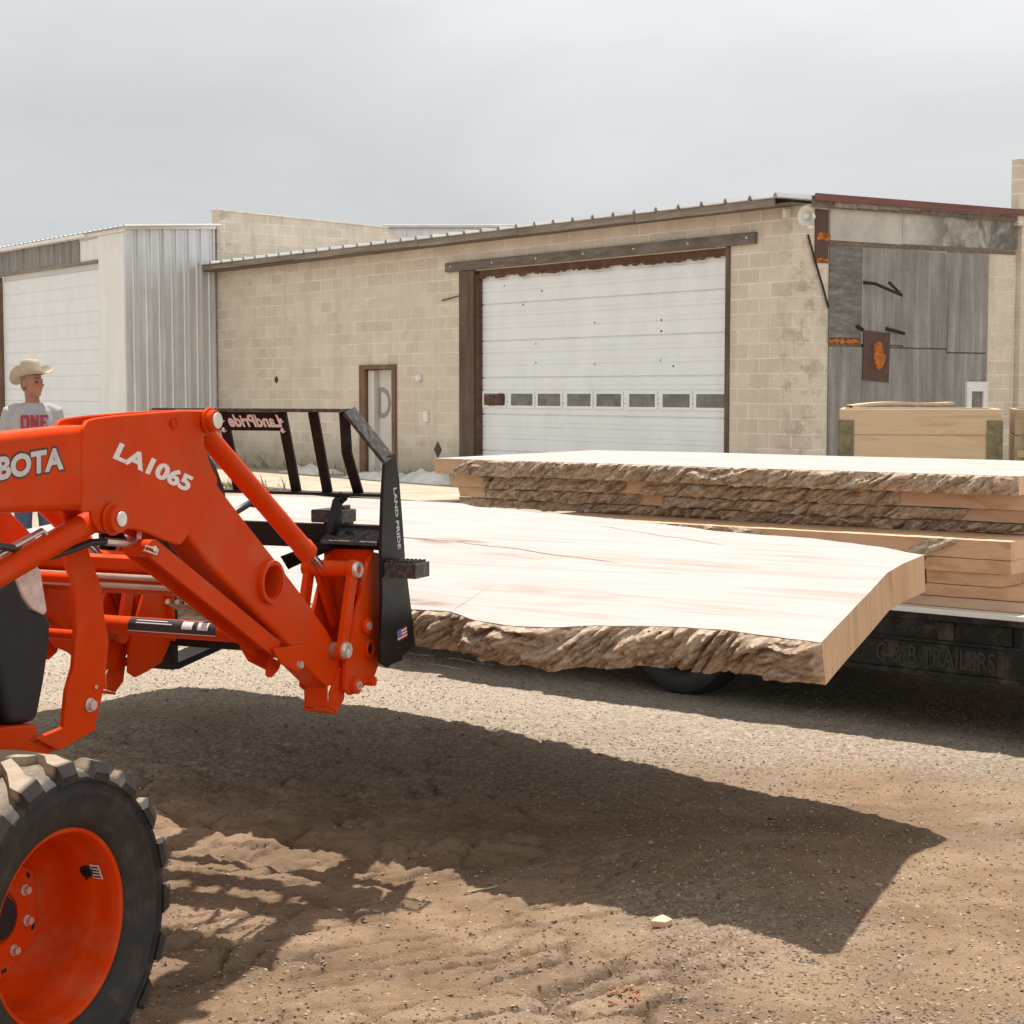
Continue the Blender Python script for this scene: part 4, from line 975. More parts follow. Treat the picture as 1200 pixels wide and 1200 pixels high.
    mb = MB(); q = TL(350, 779, BO_R+.006); q = V3((s_*(BO+.006), q.y, q.z)); mb.cyl(q, q+V3((s_*.012, 0, 0)), .011, None, 12)
    mb.build('bolt', M['zinc'], ps)
    q = V3((s_*(BO-.014), legT.y, legT.z)); mb = MB(); mb.cyl(q-V3((s_*.08, 0, 0)), q+V3((s_*.002, 0, 0)), .024, None, 16); mb.build('pivot_boss', M['orange'], ps, .003)
    mb = MB(); mb.cyl(q, q+V3((s_*.008, 0, 0)), .008, None, 12); mb.tube([q+V3((s_*.006, .0, .0)), q+V3((s_*.010, -.045, .012)), q+V3((s_*.010, -.05, .0)), q+V3((s_*.008, .004, -.016)), q+V3((s_*.008, .012, -.002))], .0028, 6); mb.build('retaining_pin', M['zinc'], ps)
    # tip linkage
    rh = TL(360, 661, .26); xo = s_*(BO+.03); xi = s_*(.27+DX)
    T_ = V3((0, pinT.y, pinT.z)); E_ = V3((0, pinE.y, pinE.z))
    mb = MB(); mb.cyl((xo+s_*.02, T_.y, T_.z), (xi-s_*.02, T_.y, T_.z), .026, None, 20); lk = mb.build('tip_pivot', M['orange'], trc, .003)
    for xx in (xo, xi):
        mb = MB(); p0 = V3((xx, T_.y, T_.z)); p1 = V3((xx, E_.y, E_.z)); mb.beam(p0, p1, (1, 0, 0), .020, .045); mb.cyl(p0-V3((.011, 0, 0)), p0+V3((.011, 0, 0)), .032, None, 20); mb.cyl(p1-V3((.011, 0, 0)), p1+V3((.011, 0, 0)), .032, None, 20); mb.build('link', M['orange'], lk, .003)
    qp = TL(425, 733, BO_R); mb = MB(); ql = TL(422, 722, BO_R)
    for xx in (s_*(BO-.005), s_*(.30+DX)):
        mb.beam((xx, T_.y, T_.z), (xx, qp.y-.01, qp.z), (1, 0, 0), .018, .038); mb.build('tip_link', M['orange'], lk, .003)
    for p in (T_, E_): mb = MB(); q = V3((xo+s_*.011, p.y, p.z)); mb.lathe([(.013, .012), (.024, .014), (.027, .006), (.027, 0), (.013, 0)], q, (s_, 0, 0), 20); mb.cyl(q, q+V3((s_*.006, 0, 0)), .0129, None, 12); mb.build('pin', M['zinc'], lk)
    mb = MB(); q = V3((s_*BO, E_.y, E_.z)); mb.cyl(q-V3((s_*.12, 0, 0)), q+V3((s_*.03, 0, 0)), .024, None, 20); mb.build('pin_sleeve', M['steel_line'], lk)
    # quick attach
    rib_ = TP([(438, 647), (432, 660), (418, 722), (406, 776), (405, 809), (412, 815), (424, 807), (438, 796), (448, 768), (449, 722), (444, 648)], .43)
    mb = MB(); mb.prism(mir(rib_, s_, QL), (-s_*.016, 0, 0)); qa = mb.build('quick_attach_plate', M['orange'], trc, .003)
    mb = MB(); r2 = [V3((p.x, p.y, p.z)) for p in rib_]; mb.prism(mir(r2, s_, .27+DX), (-s_*.014, 0, 0)); 
    tp = TL(444, 648, .43); bt = TL(448, 768, .43)
    yz = [V3((0, tp.y-.004, tp.z+.012)), V3((0, bt.y-.002, bt.z)), V3((0, bt.y-.016, bt.z)), V3((0, tp.y-.022, tp.z+.012))]
    mb.prism([V3((s_*(.415+DX), p.y, p.z)) for p in yz], (-s_*.18, 0, 0)); mb.build('back_plate', M['orange'], qa, .004)
    for (px, py, r0) in ((432, 760, .030),):
        mb = MB(); q = TL(px, py, .43); q = V3((s_*QL, q.y, q.z)); mb.lathe([(r0*.66, .010), (r0, .010), (r0, 0), (r0*.66, 0)], q, (s_, 0, 0), 24); mb.build('boss', M['orange'], qa, .002)
    for (px, py, r0) in ((427, 733, .026), (415, 803, .028)):
        mb = MB(); q = TL(px, py, .43); q = V3((s_*QL, q.y, q.z)); mb.cyl(q, q+V3((s_*.016, 0, 0)), r0, None, 20); mb.build('boss', M['orange'], qa, .002)
    mb = MB(); q = TL(433, 798, .43); mb.cyl(V3((s_*(QL+.005), q.y, q.z))-V3((s_*.05, 0, 0)), V3((s_*(QL+.02), q.y, q.z)), .016, None, 16)
    mb.build('boss', M['orange'], qa, .002)
    for (px, py, r0) in ((427, 733, .013), (415, 803, .015)):
        mb = MB(); q = TL(px, py, .43); q = V3((s_*(QL+.016), q.y, q.z)); mb.lathe([(.006, .006), (r0, .006), (r0, 0), (.006, 0)], q, (s_, 0, 0), 14); mb.build('pin', M['zinc'], qa)
    mb = MB(); q = TL(432, 760, .43); mb.cyl((s_*(QL+.0005), q.y, q.z), (s_*(QL+.002), q.y, q.z), .0195, None, 20)
    for px, py in ((404, 800),): pass
    mb.build('bore', M['dark_void'], qa)
    # foot shoe at the lower end of the arm
    gs = TP([(386, 812), (397, 783), (405, 790), (402, 820), (394, 834), (386, 831)], BO_R)
    A_, B_, C_ = TL(385, 806, BO_R), TL(385, 831, BO_R), TL(394, 834, BO_R)
    mb = MB(); mb.prism(mir(gs, s_, BO+.004), (-s_*.009, 0, 0)); mb.prism(mir(gs, s_, BO-.084), (-s_*.009, 0, 0))
    q4 = [V3((s_*(BO-.006), A_.y, A_.z+.03)), V3((s_*(BO-.006), B_.y, B_.z)), V3((s_*(BO-.0835), B_.y, B_.z)), V3((s_*(BO-.0835), A_.y, A_.z+.03))]; mb.prism(q4, (0, .008, 0))
    q4 = [V3((s_*(BO+.004), B_.y-.004, B_.z-.001)), V3((s_*(BO+.004), C_.y, C_.z-.001)), V3((s_*(BO-.094), C_.y, C_.z-.001)), V3((s_*(BO-.094), B_.y-.004, B_.z-.001))]; mb.prism(q4, (0, 0, -.008))
    mb.build('arm_shoe', M['orange'], arm, .002)
    # hydraulic lines tucked under the arm
    for k in range(3):
        mb = MB(); x_ = s_*(BO-.105-.02*k); pts = [TL(205-2*k, 628, BO_R), TL(232-2*k, 660, BO_R), TL(262-3*k, 690, BO_R), TL(272-2*k, 705, BO_R), TL(268-4*k, 716, BO_R), TL(255-4*k, 708, BO_R)]
        mb.tube(mir(pts, s_, 1) and [V3((x_, p.y, p.z)) for p in pts], .0085, 8); mb.build('hydraulic_tube', M['steel_line'], arm)
BO = BO_R
for k in range(3):
    mb = MB(); off = BO-.10-.022*k
    mb.tube([TL(160, 616, off), TL(186-3*k, 626, off), TL(214-4*k, 648, off), TL(238-5*k, 676, off), TL(262-6*k, 700, off), TL(276-6*k, 722, off)], .0105, 10); mb.build('hydraulic_hose', M['hose'], trc)
for k in range(2):
    mb = MB(); off = .10-.12*k
    mb.tube([TL(235, 700, off), TL(250, 690, off), TL(262, 700, off), TL(268, 716, off), TL(258, 735, off)], .011, 10); mb.build('hydraulic_hose', M['hose'], trc)
# lettering on the near arm
arm0 = bpy.data.objects['loader_arm']
e = .0004
mb = None
q = lambda px, py: TL(px, py, BO-.004)+V3((e, 0, 0))
lettering('maker_lettering', 'KUBOTA', M['dark_decal'], arm0, q(-50, 574), q(76.5, 551.8), q(-50, 540), .0012, .075, 1.0)
lettering('maker_lettering', 'KUBOTA', M['silver_decal'], arm0, q(-48, 571.5)+V3((.0013, 0, 0)), q(74, 550), q(-48, 542.5)+V3((.0013, 0, 0)), .0012, .045, 1.02)
q = lambda px, py: TL(px, py, BO)+V3((e, 0, 0))
lettering('type_lettering', 'LA1065', M['white_decal'], arm0, q(131.5, 537), q(219.5, 577), q(140.5, 518), .0012, .042, 1.0)
# torque tube, cross tube with warning decal, steel lines
hc = V3((0, holeC.y, holeC.z)); b0 = BO-.10; bl_ = .55-.10
mb = MB(); mb.cyl((-bl_, hc.y, hc.z), (b0-.4*0, hc.y, hc.z), .060, None, 28)
tt = mb.build('torque_tube', M['orange'], trc)
mb = MB(); mb.mm((-bl_, hc.y-.13, hc.z+.03), (b0-.02, hc.y-.062, hc.z+.066)); mb.build('cross_beam', M['orange'], trc, .004)
for k, dz in enumerate((-.002, -.028)): mb = MB(); mb.tube([(-bl_, hc.y-.142, hc.z+dz+.012), (b0-.05, hc.y-.142, hc.z+dz+.012), (b0-.02, hc.y-.11, hc.z+dz+.03)], .009, 10); mb.build('hydraulic_tube', M['steel_line'], trc)
ct = TL(330, 748, BO-.09); mb = MB(); mb.cyl((-bl_, ct.y+.07, ct.z-.005), (b0+.0, ct.y+.07, ct.z-.005), .031, None, 24); xt = mb.build('cross_tube', M['orange'], trc)
cty, ctz = ct.y+.07, ct.z-.005
def curved(mb, x0, x1, a0, a1, r, mi):
    mb.mi = mi; rows = []
    for i in range(7):
        t = radians(a0+(a1-a0)*i/6); rows.append([(x0, cty-cos(t)*r, ctz+sin(t)*r), (x1, cty-cos(t)*r, ctz+sin(t)*r)])
    mb.grid(rows)
mb = MB(); curved(mb, -.30, .04, -20, 75, .0318, 0); curved(mb, -.09, -.05, 10, 62, .0323, 1); curved(mb, -.03, .01, 10, 62, .0323, 1); curved(mb, -.30, .04, -20, -15, .0323, 1); curved(mb, -.27, -.13, 30, 36, .0323, 1); curved(mb, -.27, -.15, 48, 53, .0323, 1)
mb.build('warning_decal', [M['dark_decal'], M['white_decal']], xt, fix=False)
# hoses
mb = MB()
hp = [(60, 652), (85, 644), (105, 636), (124, 634.5)]
mb.tube([TL(-60, 655, BO-.02), TL(0, 640, BO-.02), TL(25, 644, BO-.06)]+[TL(a, b_, BO-.06) for a, b_ in hp], .0095, 10); hs = mb.build('hydraulic_hose', M['hose'], trc)
mb = MB(); mb.tube([TL(123, 634.5, BO-.06), TL(147, 636.5, BO-.06)], .0105, 6); mb.tube([TL(147, 636.5, BO-.06), TL(158, 636, BO-.06), TL(163, 632, BO-.06), TL(164, 622, BO-.06)], .008, 10); mb.build('fitting', M['steel'], hs)
for k in range(2):
    mb = MB(); mb.tube([TL(230, 520+6*k, .28), TL(248, 548+4*k, .27), TL(258-5*k, 575, .26), TL(262-5*k, 600, .25), TL(250, 625, .24)], .013, 10); mb.build('hydraulic_hose', M['hose'], trc)
mb = MB(); mb.tube([TL(262, 625, .15), TL(276, 600, .15), TL(292, 590, .15), TL(305, 592, .15), TL(318, 606, .15), TL(330, 625, .15), TL(345, 640, .15)], .011, 10); mb.build('hydraulic_hose', M['hose'], trc)

# grille guard in front of the nose
gu = TP([(77, 645), (103, 640), (112, 668), (119, 686), (122, 717), (128, 750), (124, 798), (119, 822), (114, 843), (112, 856), (82, 873), (70, 880), (42, 866), (75, 852), (79, 810), (87, 782), (90, 745), (87, 682), (80, 663)], .27)
for s_ in (1, -1):
    mb = MB(); mb.prism(mir(gu, s_, .27), (-s_*.016, 0, 0)); gg = mb.build('grille_guard', M['orange'], trc, .004)
    mb = MB(); q = TL(104, 826, .27); q = V3((s_*.271, q.y, q.z)); mb.cyl(q, q+V3((s_*.006, 0, 0)), .019, None, 20); mb.cyl(q+V3((s_*.006, 0, 0)), q+V3((s_*.018, 0, 0)), .0145, None, 6); mb.build('bolt', M['zinc'], gg, .001)
    mb = MB(); q = TL(111, 805, .27); q = V3((s_*.271, q.y, q.z)); mb.cyl(q, q+V3((s_*.006, 0, 0)), .006, None, 8); mb.build('bolt', M['zinc'], gg, .001)
lo_ = TL(44, 864, .27)
g0 = TL(120, 700, .27); each('guard_crossbar', M['orange'], trc, [lambda m_: m_.cyl((-.26, g0.y-.03, g0.z+.05), (.26, g0.y-.03, g0.z+.05), .014), lambda m_: m_.cyl((-.26, g0.y-.04, g0.z-.1), (.26, g0.y-.04, g0.z-.1), .014)])
# front bolster and side frame
bz = TL(20, 862, .27); mb = MB()
fr = TP([(-30, 862), (10, 853), (47, 849), (52, 862), (44, 868), (82, 874), (60, 886), (-30, 900)], .27)
mb.prism(mir(fr, 1, .255), (-.51, 0, 0)); mb.build('front_bolster', M['orange'], trc, .006)
mb = MB(); mb.mm((-.18, -1.9, .52), (.18, .2, .66)); mb.build('chassis', M['black_plastic'], trc, .02)
# nose: black grille side with headlights, orange hood
ns = TP([(-40, 700), (0, 684), (18, 668), (30, 700), (40, 715), (55, 717), (63, 724), (62, 752), (55, 800), (46, 847), (12, 851), (4, 820), (-8, 770)], .25)
mb = MB(); mb.prism(mir(ns, 1, .25), (-.50, 0, 0)); nose = mb.build('nose_grille', M['black_plastic'], trc, .025, seg=4)
mb = MB(); n0 = ns[5]; mb.mm((.255, ns[8].y-.2, ns[8].z), (.252, ns[8].y-.25, ns[8].z+.2)); 
hl = TP([(18, 674), (40, 655), (50, 668), (58, 716), (55, 722), (40, 714), (30, 702)], .252)
for s_ in (1, -1):
    mb = MB(); mb.prism(mir(hl, s_, .248), (-s_*.09, 0, 0)); hd_ = mb.build('headlight', M['glass_lamp'], nose, .012, seg=3)
sec_ = []
for (y_, w_, zt_) in ((TL(30, 640, .2).y+.02, .19, 1.17), (TL(10, 640, .2).y-.08, .24, 1.25), (-.5, .27, 1.34), (-1.1, .28, 1.40)):
    ring = []
    for i in range(17):
        t = pi*i/16; ring.append(V3((w_*abs(cos(t))**.45*(1 if cos(t) > 0 else -1), y_, .93+(zt_-.93)*sin(t)**.55)))
    sec_.append(ring)
mb = MB(); mb.grid(sec_); mb.add(sec_[0], [tuple(range(17))]); mb.add(sec_[-1], [tuple(range(16, -1, -1))]); mb.build('hood', M['orange'], trc)
mb = MB(); mb.mm((-.24, -1.1, .66), (.24, .25, .95)); mb.build('engine_side', M['black_plastic'], trc, .02)
# rear of the tractor
mb = MB(); mb.mm((-.3, -2.3, .5), (.3, -1.1, .95)); mb.mm((-.28, -2.0, .95), (.28, -1.5, 1.05)); mb.mm((-.26, -2.1, 1.05), (.26, -2.0, 1.5)); mb.build('seat_platform', M['black_plastic'], trc, .04)
for s_ in (1, -1):
    mb = MB(); rows = []
    for i in range(13):
        t = radians(20+140*i/12); rows.append([(s_*.42, -1.95+.72*cos(t), .62+.72*sin(t)), (s_*.9, -1.95+.72*cos(t), .62+.72*sin(t))])
    mb.grid(rows); fd = mb.build('fender', M['orange'], trc, fix=False); sm = fd.modifiers.new('thick', 'SOLIDIFY'); sm.thickness = .012

# wheels: carcass with slanted lugs, dished orange rim
def lug_wheel(c, Rr, wd, s_, steer=0.0):
    k = Rr/.385
    mb = MB()
    prof = [(.226, .104), (.232, .118), (.252, .128), (.278, .136), (.300, .139), (.306, .1445), (.312, .1445), (.318, .1385), (.332, .1365), (.336, .142), (.344, .142), (.349, .135), (.352, .124), (.358, .112), (.361, .06), (.3615, 0)]
    prof = prof+[(r_, -h_) for r_, h_ in reversed(prof[:-1])]
    mb.lathe([(r_*k, h_*wd/.27) for r_, h_ in prof], (0, 0, 0), (s_, 0, 0), 72, True)
    nl = 19
    for j in range(nl):
        for sd_ in (1, -1):
            a0 = 2*pi*(j+(.5 if sd_ < 0 else 0))/nl
            def pt(h_, ang, r_): return V3((s_*h_*sd_*wd/.27, r_*k*sin(ang), r_*k*cos(ang)))
            sec = []
            for (h_, da, w_, ro) in ((-.012, .25, .055, .383), (.05, .12, .062, .386), (.10, .0, .085, .385), (.136, -.02, .092, .381), (.149, -.02, .088, .356)):
                ri = .350 if h_ < .12 else (.345 if h_ < .14 else .338)
                sec.append([pt(h_, a0+da-w_*1.12, ri), pt(h_, a0+da-w_*.82, ro), pt(h_, a0+da+w_*.82, ro), pt(h_, a0+da+w_*1.12, ri)])
            n0 = len(mb.v); mb.grid(sec); mb.add(sec[0], [(0, 1, 2, 3)]); mb.add(sec[-1], [(3, 2, 1, 0)]); mb.add([p for q_ in sec for p in (q_[0], q_[3])], [(2*i, 2*i+1, 2*i+3, 2*i+2) for i in range(len(sec)-1)])
    ty = mb.build('front_wheel' if Rr < .5 else 'rear_wheel', M['rubber'], trc, fix=True, angle=48)
    ty.location = c; ty.rotation_euler = (0, 0, steer)
    mb = MB(); P_ = [(.222, .098), (.229, .106), (.226, .111), (.217, .108), (.211, .098), (.207, .080), (.205, .055), (.199, .045), (.194, .030), (.190, -.01), (.185, -.05), (.150, -.085), (.060, -.090), (.050, -.12), (.215, -.12)]
    mb.lathe([(r_*k, h_*k) for r_, h_ in P_], (0, 0, 0), (s_, 0, 0), 72, True); rm = mb.build('rim', M['orange_rim'], ty, angle=40)
    # hub disc: six sided plate
    mb = MB(); hx = []
    for i in range(36):
        t = 2*pi*i/36; rr = .138+.010*cos(6*t); hx.append(V3((s_*-.083*k, rr*k*sin(t), rr*k*cos(t))))
    mb.prism(hx, (s_*.014*k, 0, 0)); mb.lathe([(.058, .012), (.07, .0), (.07, -.03), (.058, -.03)], (s_*-.072*k, 0, 0), (s_, 0, 0), 36); mb.build('hub_disc', M['orange_rim'], ty, .004)
    for i in range(6):
        t = 2*pi*(i+.9)/6; mb = MB(); q_ = V3((s_*-.0685*k, .128*k*sin(t), .128*k*cos(t))); mb.beam(q_-V3((0, cos(t), -sin(t)))*.008, q_+V3((0, cos(t), -sin(t)))*.008, (1, 0, 0), .002, .009); mb.build('disc_slot', M['dark_void'], ty)
    mb = MB(); mb.cyl((s_*-.075*k, 0, 0), (s_*-.060*k, 0, 0), .056*k, .05*k, 28); mb.build('hub_cap', M['dark_void'], ty)
    for i in range(8):
        t = 2*pi*(i+.4)/8; p = V3((s_*-.069*k, .098*k*sin(t), .098*k*cos(t))); mb = MB()
        mb.cyl(p, p+V3((s_*.005, 0, 0)), .0135*k, None, 14); mb.cyl(p+V3((s_*.005, 0, 0)), p+V3((s_*.017, 0, 0)), .0105*k, .0095*k, 6); mb.build('wheel_bolt', M['zinc'], ty)
    if Rr < .5:
        t = radians(67); rr = .195; p = V3((s_*.040, rr*sin(t), rr*cos(t)))
        nrm = V3((0, -sin(t), -cos(t))); mb = MB(); mb.cyl(p, p+nrm*.025+V3((s_*.02, 0, 0)), .006, .004, 10); mb.lathe([(.005, .002), (.017, .002), (.017, -.006), (.005, -.006)], p, nrm, 14); mb.build('valve', M['dark_void'], rm)
        tg = V3((0, cos(t), -sin(t))); c_ = V3((s_*.067, .2035*sin(t), .2035*cos(t)))
        mb = MB(); mb.mi = 0
        c_ = c_+nrm*.004
        mb.prism([c_+tg*.020+V3((s_*.013, 0, 0)), c_-tg*.020+V3((s_*.013, 0, 0)), c_-tg*.020-V3((s_*.013, 0, 0)), c_+tg*.020-V3((s_*.013, 0, 0))], nrm*.001); mb.mi = 1
        for k_ in range(4):
            o_ = c_+tg*(.014-.009*k_)+nrm*.0012; mb.prism([o_+tg*.002+V3((s_*.010, 0, 0)), o_-tg*.002+V3((s_*.010, 0, 0)), o_-tg*.002-V3((s_*.010, 0, 0)), o_+tg*.002-V3((s_*.010, 0, 0))], nrm*.0006)
        mb.build('sticker', [M['white_decal'], M['dark_decal']], rm)
    return ty
for s_ in (1, -1):
    lug_wheel((.52 if s_ > 0 else -.67, 0, .385), .385, .27, s_)
    lug_wheel((s_*.66, -1.95, .62), .62, .42, s_)
mb = MB(); mb.cyl((-.42, 0, .385), (.42, 0, .385), .05); mb.mm((-.1, -.12, .33), (.1, .12, .52)); mb.build('front_axle', M['black_plastic'], trc, .01)
mb = MB(); mb.cyl((-.4, -1.95, .62), (.4, -1.95, .62), .09); mb.build('rear_axle', M['black_plastic'], trc, .01)

# ------------------------------------------------------------------ pallet fork frame
FB = V3((0, 1.90, .68))     # tractor-local base of the fork frame
pf = empty('pallet_fork', OT+R*FB.x+F*FB.y+V3((0, 0, FB.z)), RZ, 'black pallet fork carriage with barred guard on the loader, carrying the big slab', 'pallet fork')
L3 = lambda x_, y_, z_: V3((x_, y_, z_))-FB
PL = lambda pts, lat: [p-FB for p in TP(pts, lat)]
plate = PL([(452, 535), (463, 531), (468, 560), (472, 610), (475, 655), (482, 712), (487, 757), (455, 782), (446, 776), (448, 700), (447, 640), (449, 583)], .485)
for s_ in (1, -1):
    PX = .485 if s_ > 0 else .635
    mb = MB(); mb.prism([V3((s_*PX, p.y, p.z)) for p in plate], (-s_*.012, 0, 0)); sp = mb.build('side_plate', M['black_gloss'], pf, .002)
    # serrated step
    st0 = TL(447, 660, .485)-FB
    mb = MB(); y0, z0 = st0.y+.015, st0.z; 
    for (a_, b2) in (((s_*(PX+.001), y0, z0-.048), (s_*(PX+.115), y0+.006, z0)), ((s_*(PX+.001), y0+.094, z0-.048), (s_*(PX+.115), y0+.1, z0)), ((s_*(PX+.109), y0+.0065, z0-.048), (s_*(PX+.115), y0+.0935, z0))): mb.mm(a_, b2)
    for i in range(7):
        xx = PX+.007+.0155*i; mb.mm((s_*xx, y0+.0065, z0-.012), (s_*(xx+.004), y0+.0935, z0-.001))
        for k_ in range(5): mb.mm((s_*xx, y0+.004+.02*k_, z0), (s_*(xx+.006), y0+.012+.02*k_, z0+.008))
    mb.build('step', M['black_rough'], sp)
# US flag sticker and vertical lettering on the near plate
fl = [TL(465, 740, .485)-FB, TL(476, 733, .485)-FB, TL(477, 746, .485)-FB, TL(466, 752, .485)-FB]; ex = V3((.0006, 0, 0))
mb = MB()
for i in range(7):
    mb.mi = 1 if i % 2 == 0 else 0; a, b_ = i/7, (i+1)/7
    x0_ = .45 if i < 4 else 0
    mb.prism([fl[0].lerp(fl[1], x0_).lerp(fl[3].lerp(fl[2], x0_), a)+ex, fl[1].lerp(fl[2], a)+ex, fl[1].lerp(fl[2], b_)+ex, fl[0].lerp(fl[1], x0_).lerp(fl[3].lerp(fl[2], x0_), b_)+ex], (.0008, 0, 0))
mb.mi = 2; mb.prism([fl[0]+ex, fl[0].lerp(fl[1], .45)+ex, fl[0].lerp(fl[1], .45).lerp(fl[3].lerp(fl[2], .45), .57)+ex, fl[0].lerp(fl[3], .57)+ex], (.0008, 0, 0))
spn = bpy.data.objects['side_plate']; mb.build('flag_sticker', [M['white_decal'], M['red_decal'], M['blue_decal']], spn, fix=True)
q = lambda px, py: TL(px, py, .485)-FB+V3((.0006, 0, 0))
lettering('maker_lettering', 'LAND PRIDE', M['decal_yellow'], spn, q(460.5, 572), q(466, 644), q(464, 571), .001, .03)
# guard
TZ, TY, BZ, BY = 1.54, 1.795, 1.262, 1.885
mb = MB(); mb.mm(L3(-.37, TY-.045, TZ-.012), L3(.37, TY+.045, TZ)); 
gd_ = mb.build('guard_top_bar', M['black_rough'], pf, .002)
mb = MB(); mb.mm(L3(-.622, BY-.04, BZ-.010), L3(.473, BY+.04, BZ)); mb.build('guard_bottom_bar', M['black_gloss'], pf, .002)
for s_ in (1, -1):
    mb = MB(); a = L3(s_*.368, TY, TZ-.006); b_ = L3(.485 if s_ > 0 else -.635, TY+.055, 1.372); d_ = (b_-a).normalized(); mb.beam(a, b_, (0, 1, 0), .09, .012); mb.build('guard_corner_bar', M['black_rough'], pf, .002)
for i, x_ in enumerate((-.352, -.235, -.115, .115, .235, .352)):
    mb = MB(); a = L3(x_, TY, TZ-.0125); b_ = L3(x_, BY, BZ+.0005); mid = a.lerp(b_, .5)+V3((0, -.03 if abs(x_) > .3 else 0, 0))
    wdt = .036
    if abs(x_) > .3:
        for p, q_ in ((a, mid), (mid, b_)): mb.beam(p, q_, (1, 0, 0), wdt, .012)
    else: mb.beam(a, b_, (1, 0, 0), wdt, .012)
    br = mb.build('guard_bar', M['black_gloss'], pf, .002)
    if abs(x_) < .15:
        for k_ in (.10, .22):
            mb = MB(); p = a.lerp(b_, k_)+V3((0, -.0065, 0)); mb.cyl(p, p+V3((0, -.006, 0)), .0115, None, 6); mb.cyl(p+V3((.0, -.006, 0)), p+V3((0, -.011, 0)), .006, None, 10); mb.build('bolt', M['zinc'], br)
npz0, npz1 = TZ-.075, TZ-.0128
mb = MB(); yy = lambda z_: TY+(TZ-z_)/(TZ-BZ)*(BY-TY)-.005
mb.prism([L3(-.133, yy(npz1)-.012, npz1), L3(.133, yy(npz1)-.012, npz1), L3(.133, yy(npz0)-.012, npz0), L3(-.133, yy(npz0)-.012, npz0)], (0, .004, 0)); np_ = mb.build('name_plate', M['black_gloss'], pf, .001)
z0, z1 = npz0+.012, npz1-.008
# cut-out name seen from behind, so it reads mirrored
lettering('maker_lettering', 'LandPride', M['pvc_white'], np_, L3(.118, yy(z0)-.0135, z0), L3(-.085, yy(z0)-.0135, z0), L3(.118-.012, yy(z1)-.0135, z1), -.001, .035)
# carriage rails, top ledges, posts, forks
mb = MB(); mb.mm(L3(-.622, 1.875, 1.075), L3(.472, 1.91, 1.155)); mb.build('upper_rail', M['black_gloss'], pf, .003)
mb = MB(); mb.mm(L3(-.622, 1.93, .70), L3(.472, 1.965, .78)); mb.build('lower_rail', M['black_gloss'], pf, .003)
for s_ in (1, -1):
    mb = MB(); a = TL(445, 640, .40)-FB; b_ = TL(445, 621, .40)-FB
    mb.prism([V3((s_*.255, -.10, 1.108-FB.z)), V3((s_*.255, .0, 1.158-FB.z)), V3((s_*.255, .004, 1.146-FB.z)), V3((s_*.255, -.10, 1.096-FB.z))], (s_*.21, 0, 0)); mb.build('hook_ledge', M['black_rough'], pf, .002)
    mb = MB(); mb.tube([L3(s_*.31, BY-.02, BZ-.008), L3(s_*.29, BY-.03, BZ-.03), L3(s_*.285, BY-.05, BZ-.09), L3(s_*.285, BY-.06, 1.13)], .018, 4); mb.build('ledge_post', M['black_gloss'], pf)
    mb = MB(); ux = .46 if s_ > 0 else .61
    mb.mm(L3(s_*ux, 1.865, .70), L3(s_*(ux+.012), 1.93, 1.14)); mb.build('carriage_upright', M['black_gloss'], pf, .002)
    mb = MB(); mb.prism([L3(s_*.10, 1.80, 1.05), L3(s_*.33, 1.80, 1.09), L3(s_*.36, 1.84, 1.13), L3(s_*.33, 1.85, 1.14), L3(s_*.10, 1.85, 1.00)], (0, .012, 0)); mb.build('hook_plate', M['black_gloss'], pf, .002)
    # fork: shank and tapering blade just under the slab
    fx = .22 if s_ > 0 else -.50
    def undz(t):
        wp = OT+R*fx+F*t; P_ = C1; nn = sz; return P_.z-((wp.x-P_.x)*nn.x+(wp.y-P_.y)*nn.y)/nn.z-.138/nn.z
    mb = MB(); z_ = undz(1.99); mb.mm(L3(fx-.05, 1.967, z_-.04), L3(fx+.05, 2.0, 1.20)); 
    mb.prism([L3(fx-.05, 2.0005, undz(2.0)-.016), L3(fx-.05, 3.05, undz(3.05)-.016), L3(fx-.05, 3.05, undz(3.05)-.026), L3(fx-.05, 2.0005, undz(2.0)-.044)], (.10, 0, 0)); fk = mb.build('fork', M['black_gloss'], pf, .003)
    mb = MB(); mb.mm(L3(fx-.06, 1.90, 1.157), L3(fx+.06, 2.0, 1.20)); mb.mm(L3(fx+.03, 1.93, 1.2003), L3(fx+.05, 1.98, 1.215)); mb.build('fork_hook', M['black_rough'], fk, .004)
print('undz', undz(2.0), undz(3.05))

# ------------------------------------------------------------------ man in the hat
PB = V3((-4.12, 14.7, 0)); yaw = radians(22)
man = None
def blob(mb, pts, radii, seg=14):
    mb.tube(pts, radii, seg)
    for p, r_ in ((pts[0], radii[0]), (pts[-1], radii[-1])): mb.ball(p, r_, None, seg, 8)
def ellloft(mb, secs, seg=24):
    rings = []
    for (cx_, cy_, z_, a_, b2) in secs: rings.append([V3((cx_+a_*cos(2*pi*k_/seg), cy_+b2*sin(2*pi*k_/seg), z_)) for k_ in range(seg)])
    vs = [p for r_ in rings for p in r_]; fs = []
    for i in range(len(rings)-1):
        for k_ in range(seg):
            k2 = (k_+1) % seg; fs.append((i*seg+k_, i*seg+k2, (i+1)*seg+k2, (i+1)*seg+k_))
    fs.append(tuple(range(seg-1, -1, -1))); fs.append(tuple((len(rings)-1)*seg+k_ for k_ in range(seg))); mb.add(vs, fs)
HY = radians(30)          # the head turns further to his left
HR = Matrix.Rotation(HY, 3, 'Z'); HC = V3((.0, -.01, 1.665))
def hp_(x_, y_, z_): return HC+HR @ V3((x_, y_, z_))
mb = MB()
mb.ball(hp_(0, .015, .035), (.077, .098, .105), HR, 24, 16)                 # cranium
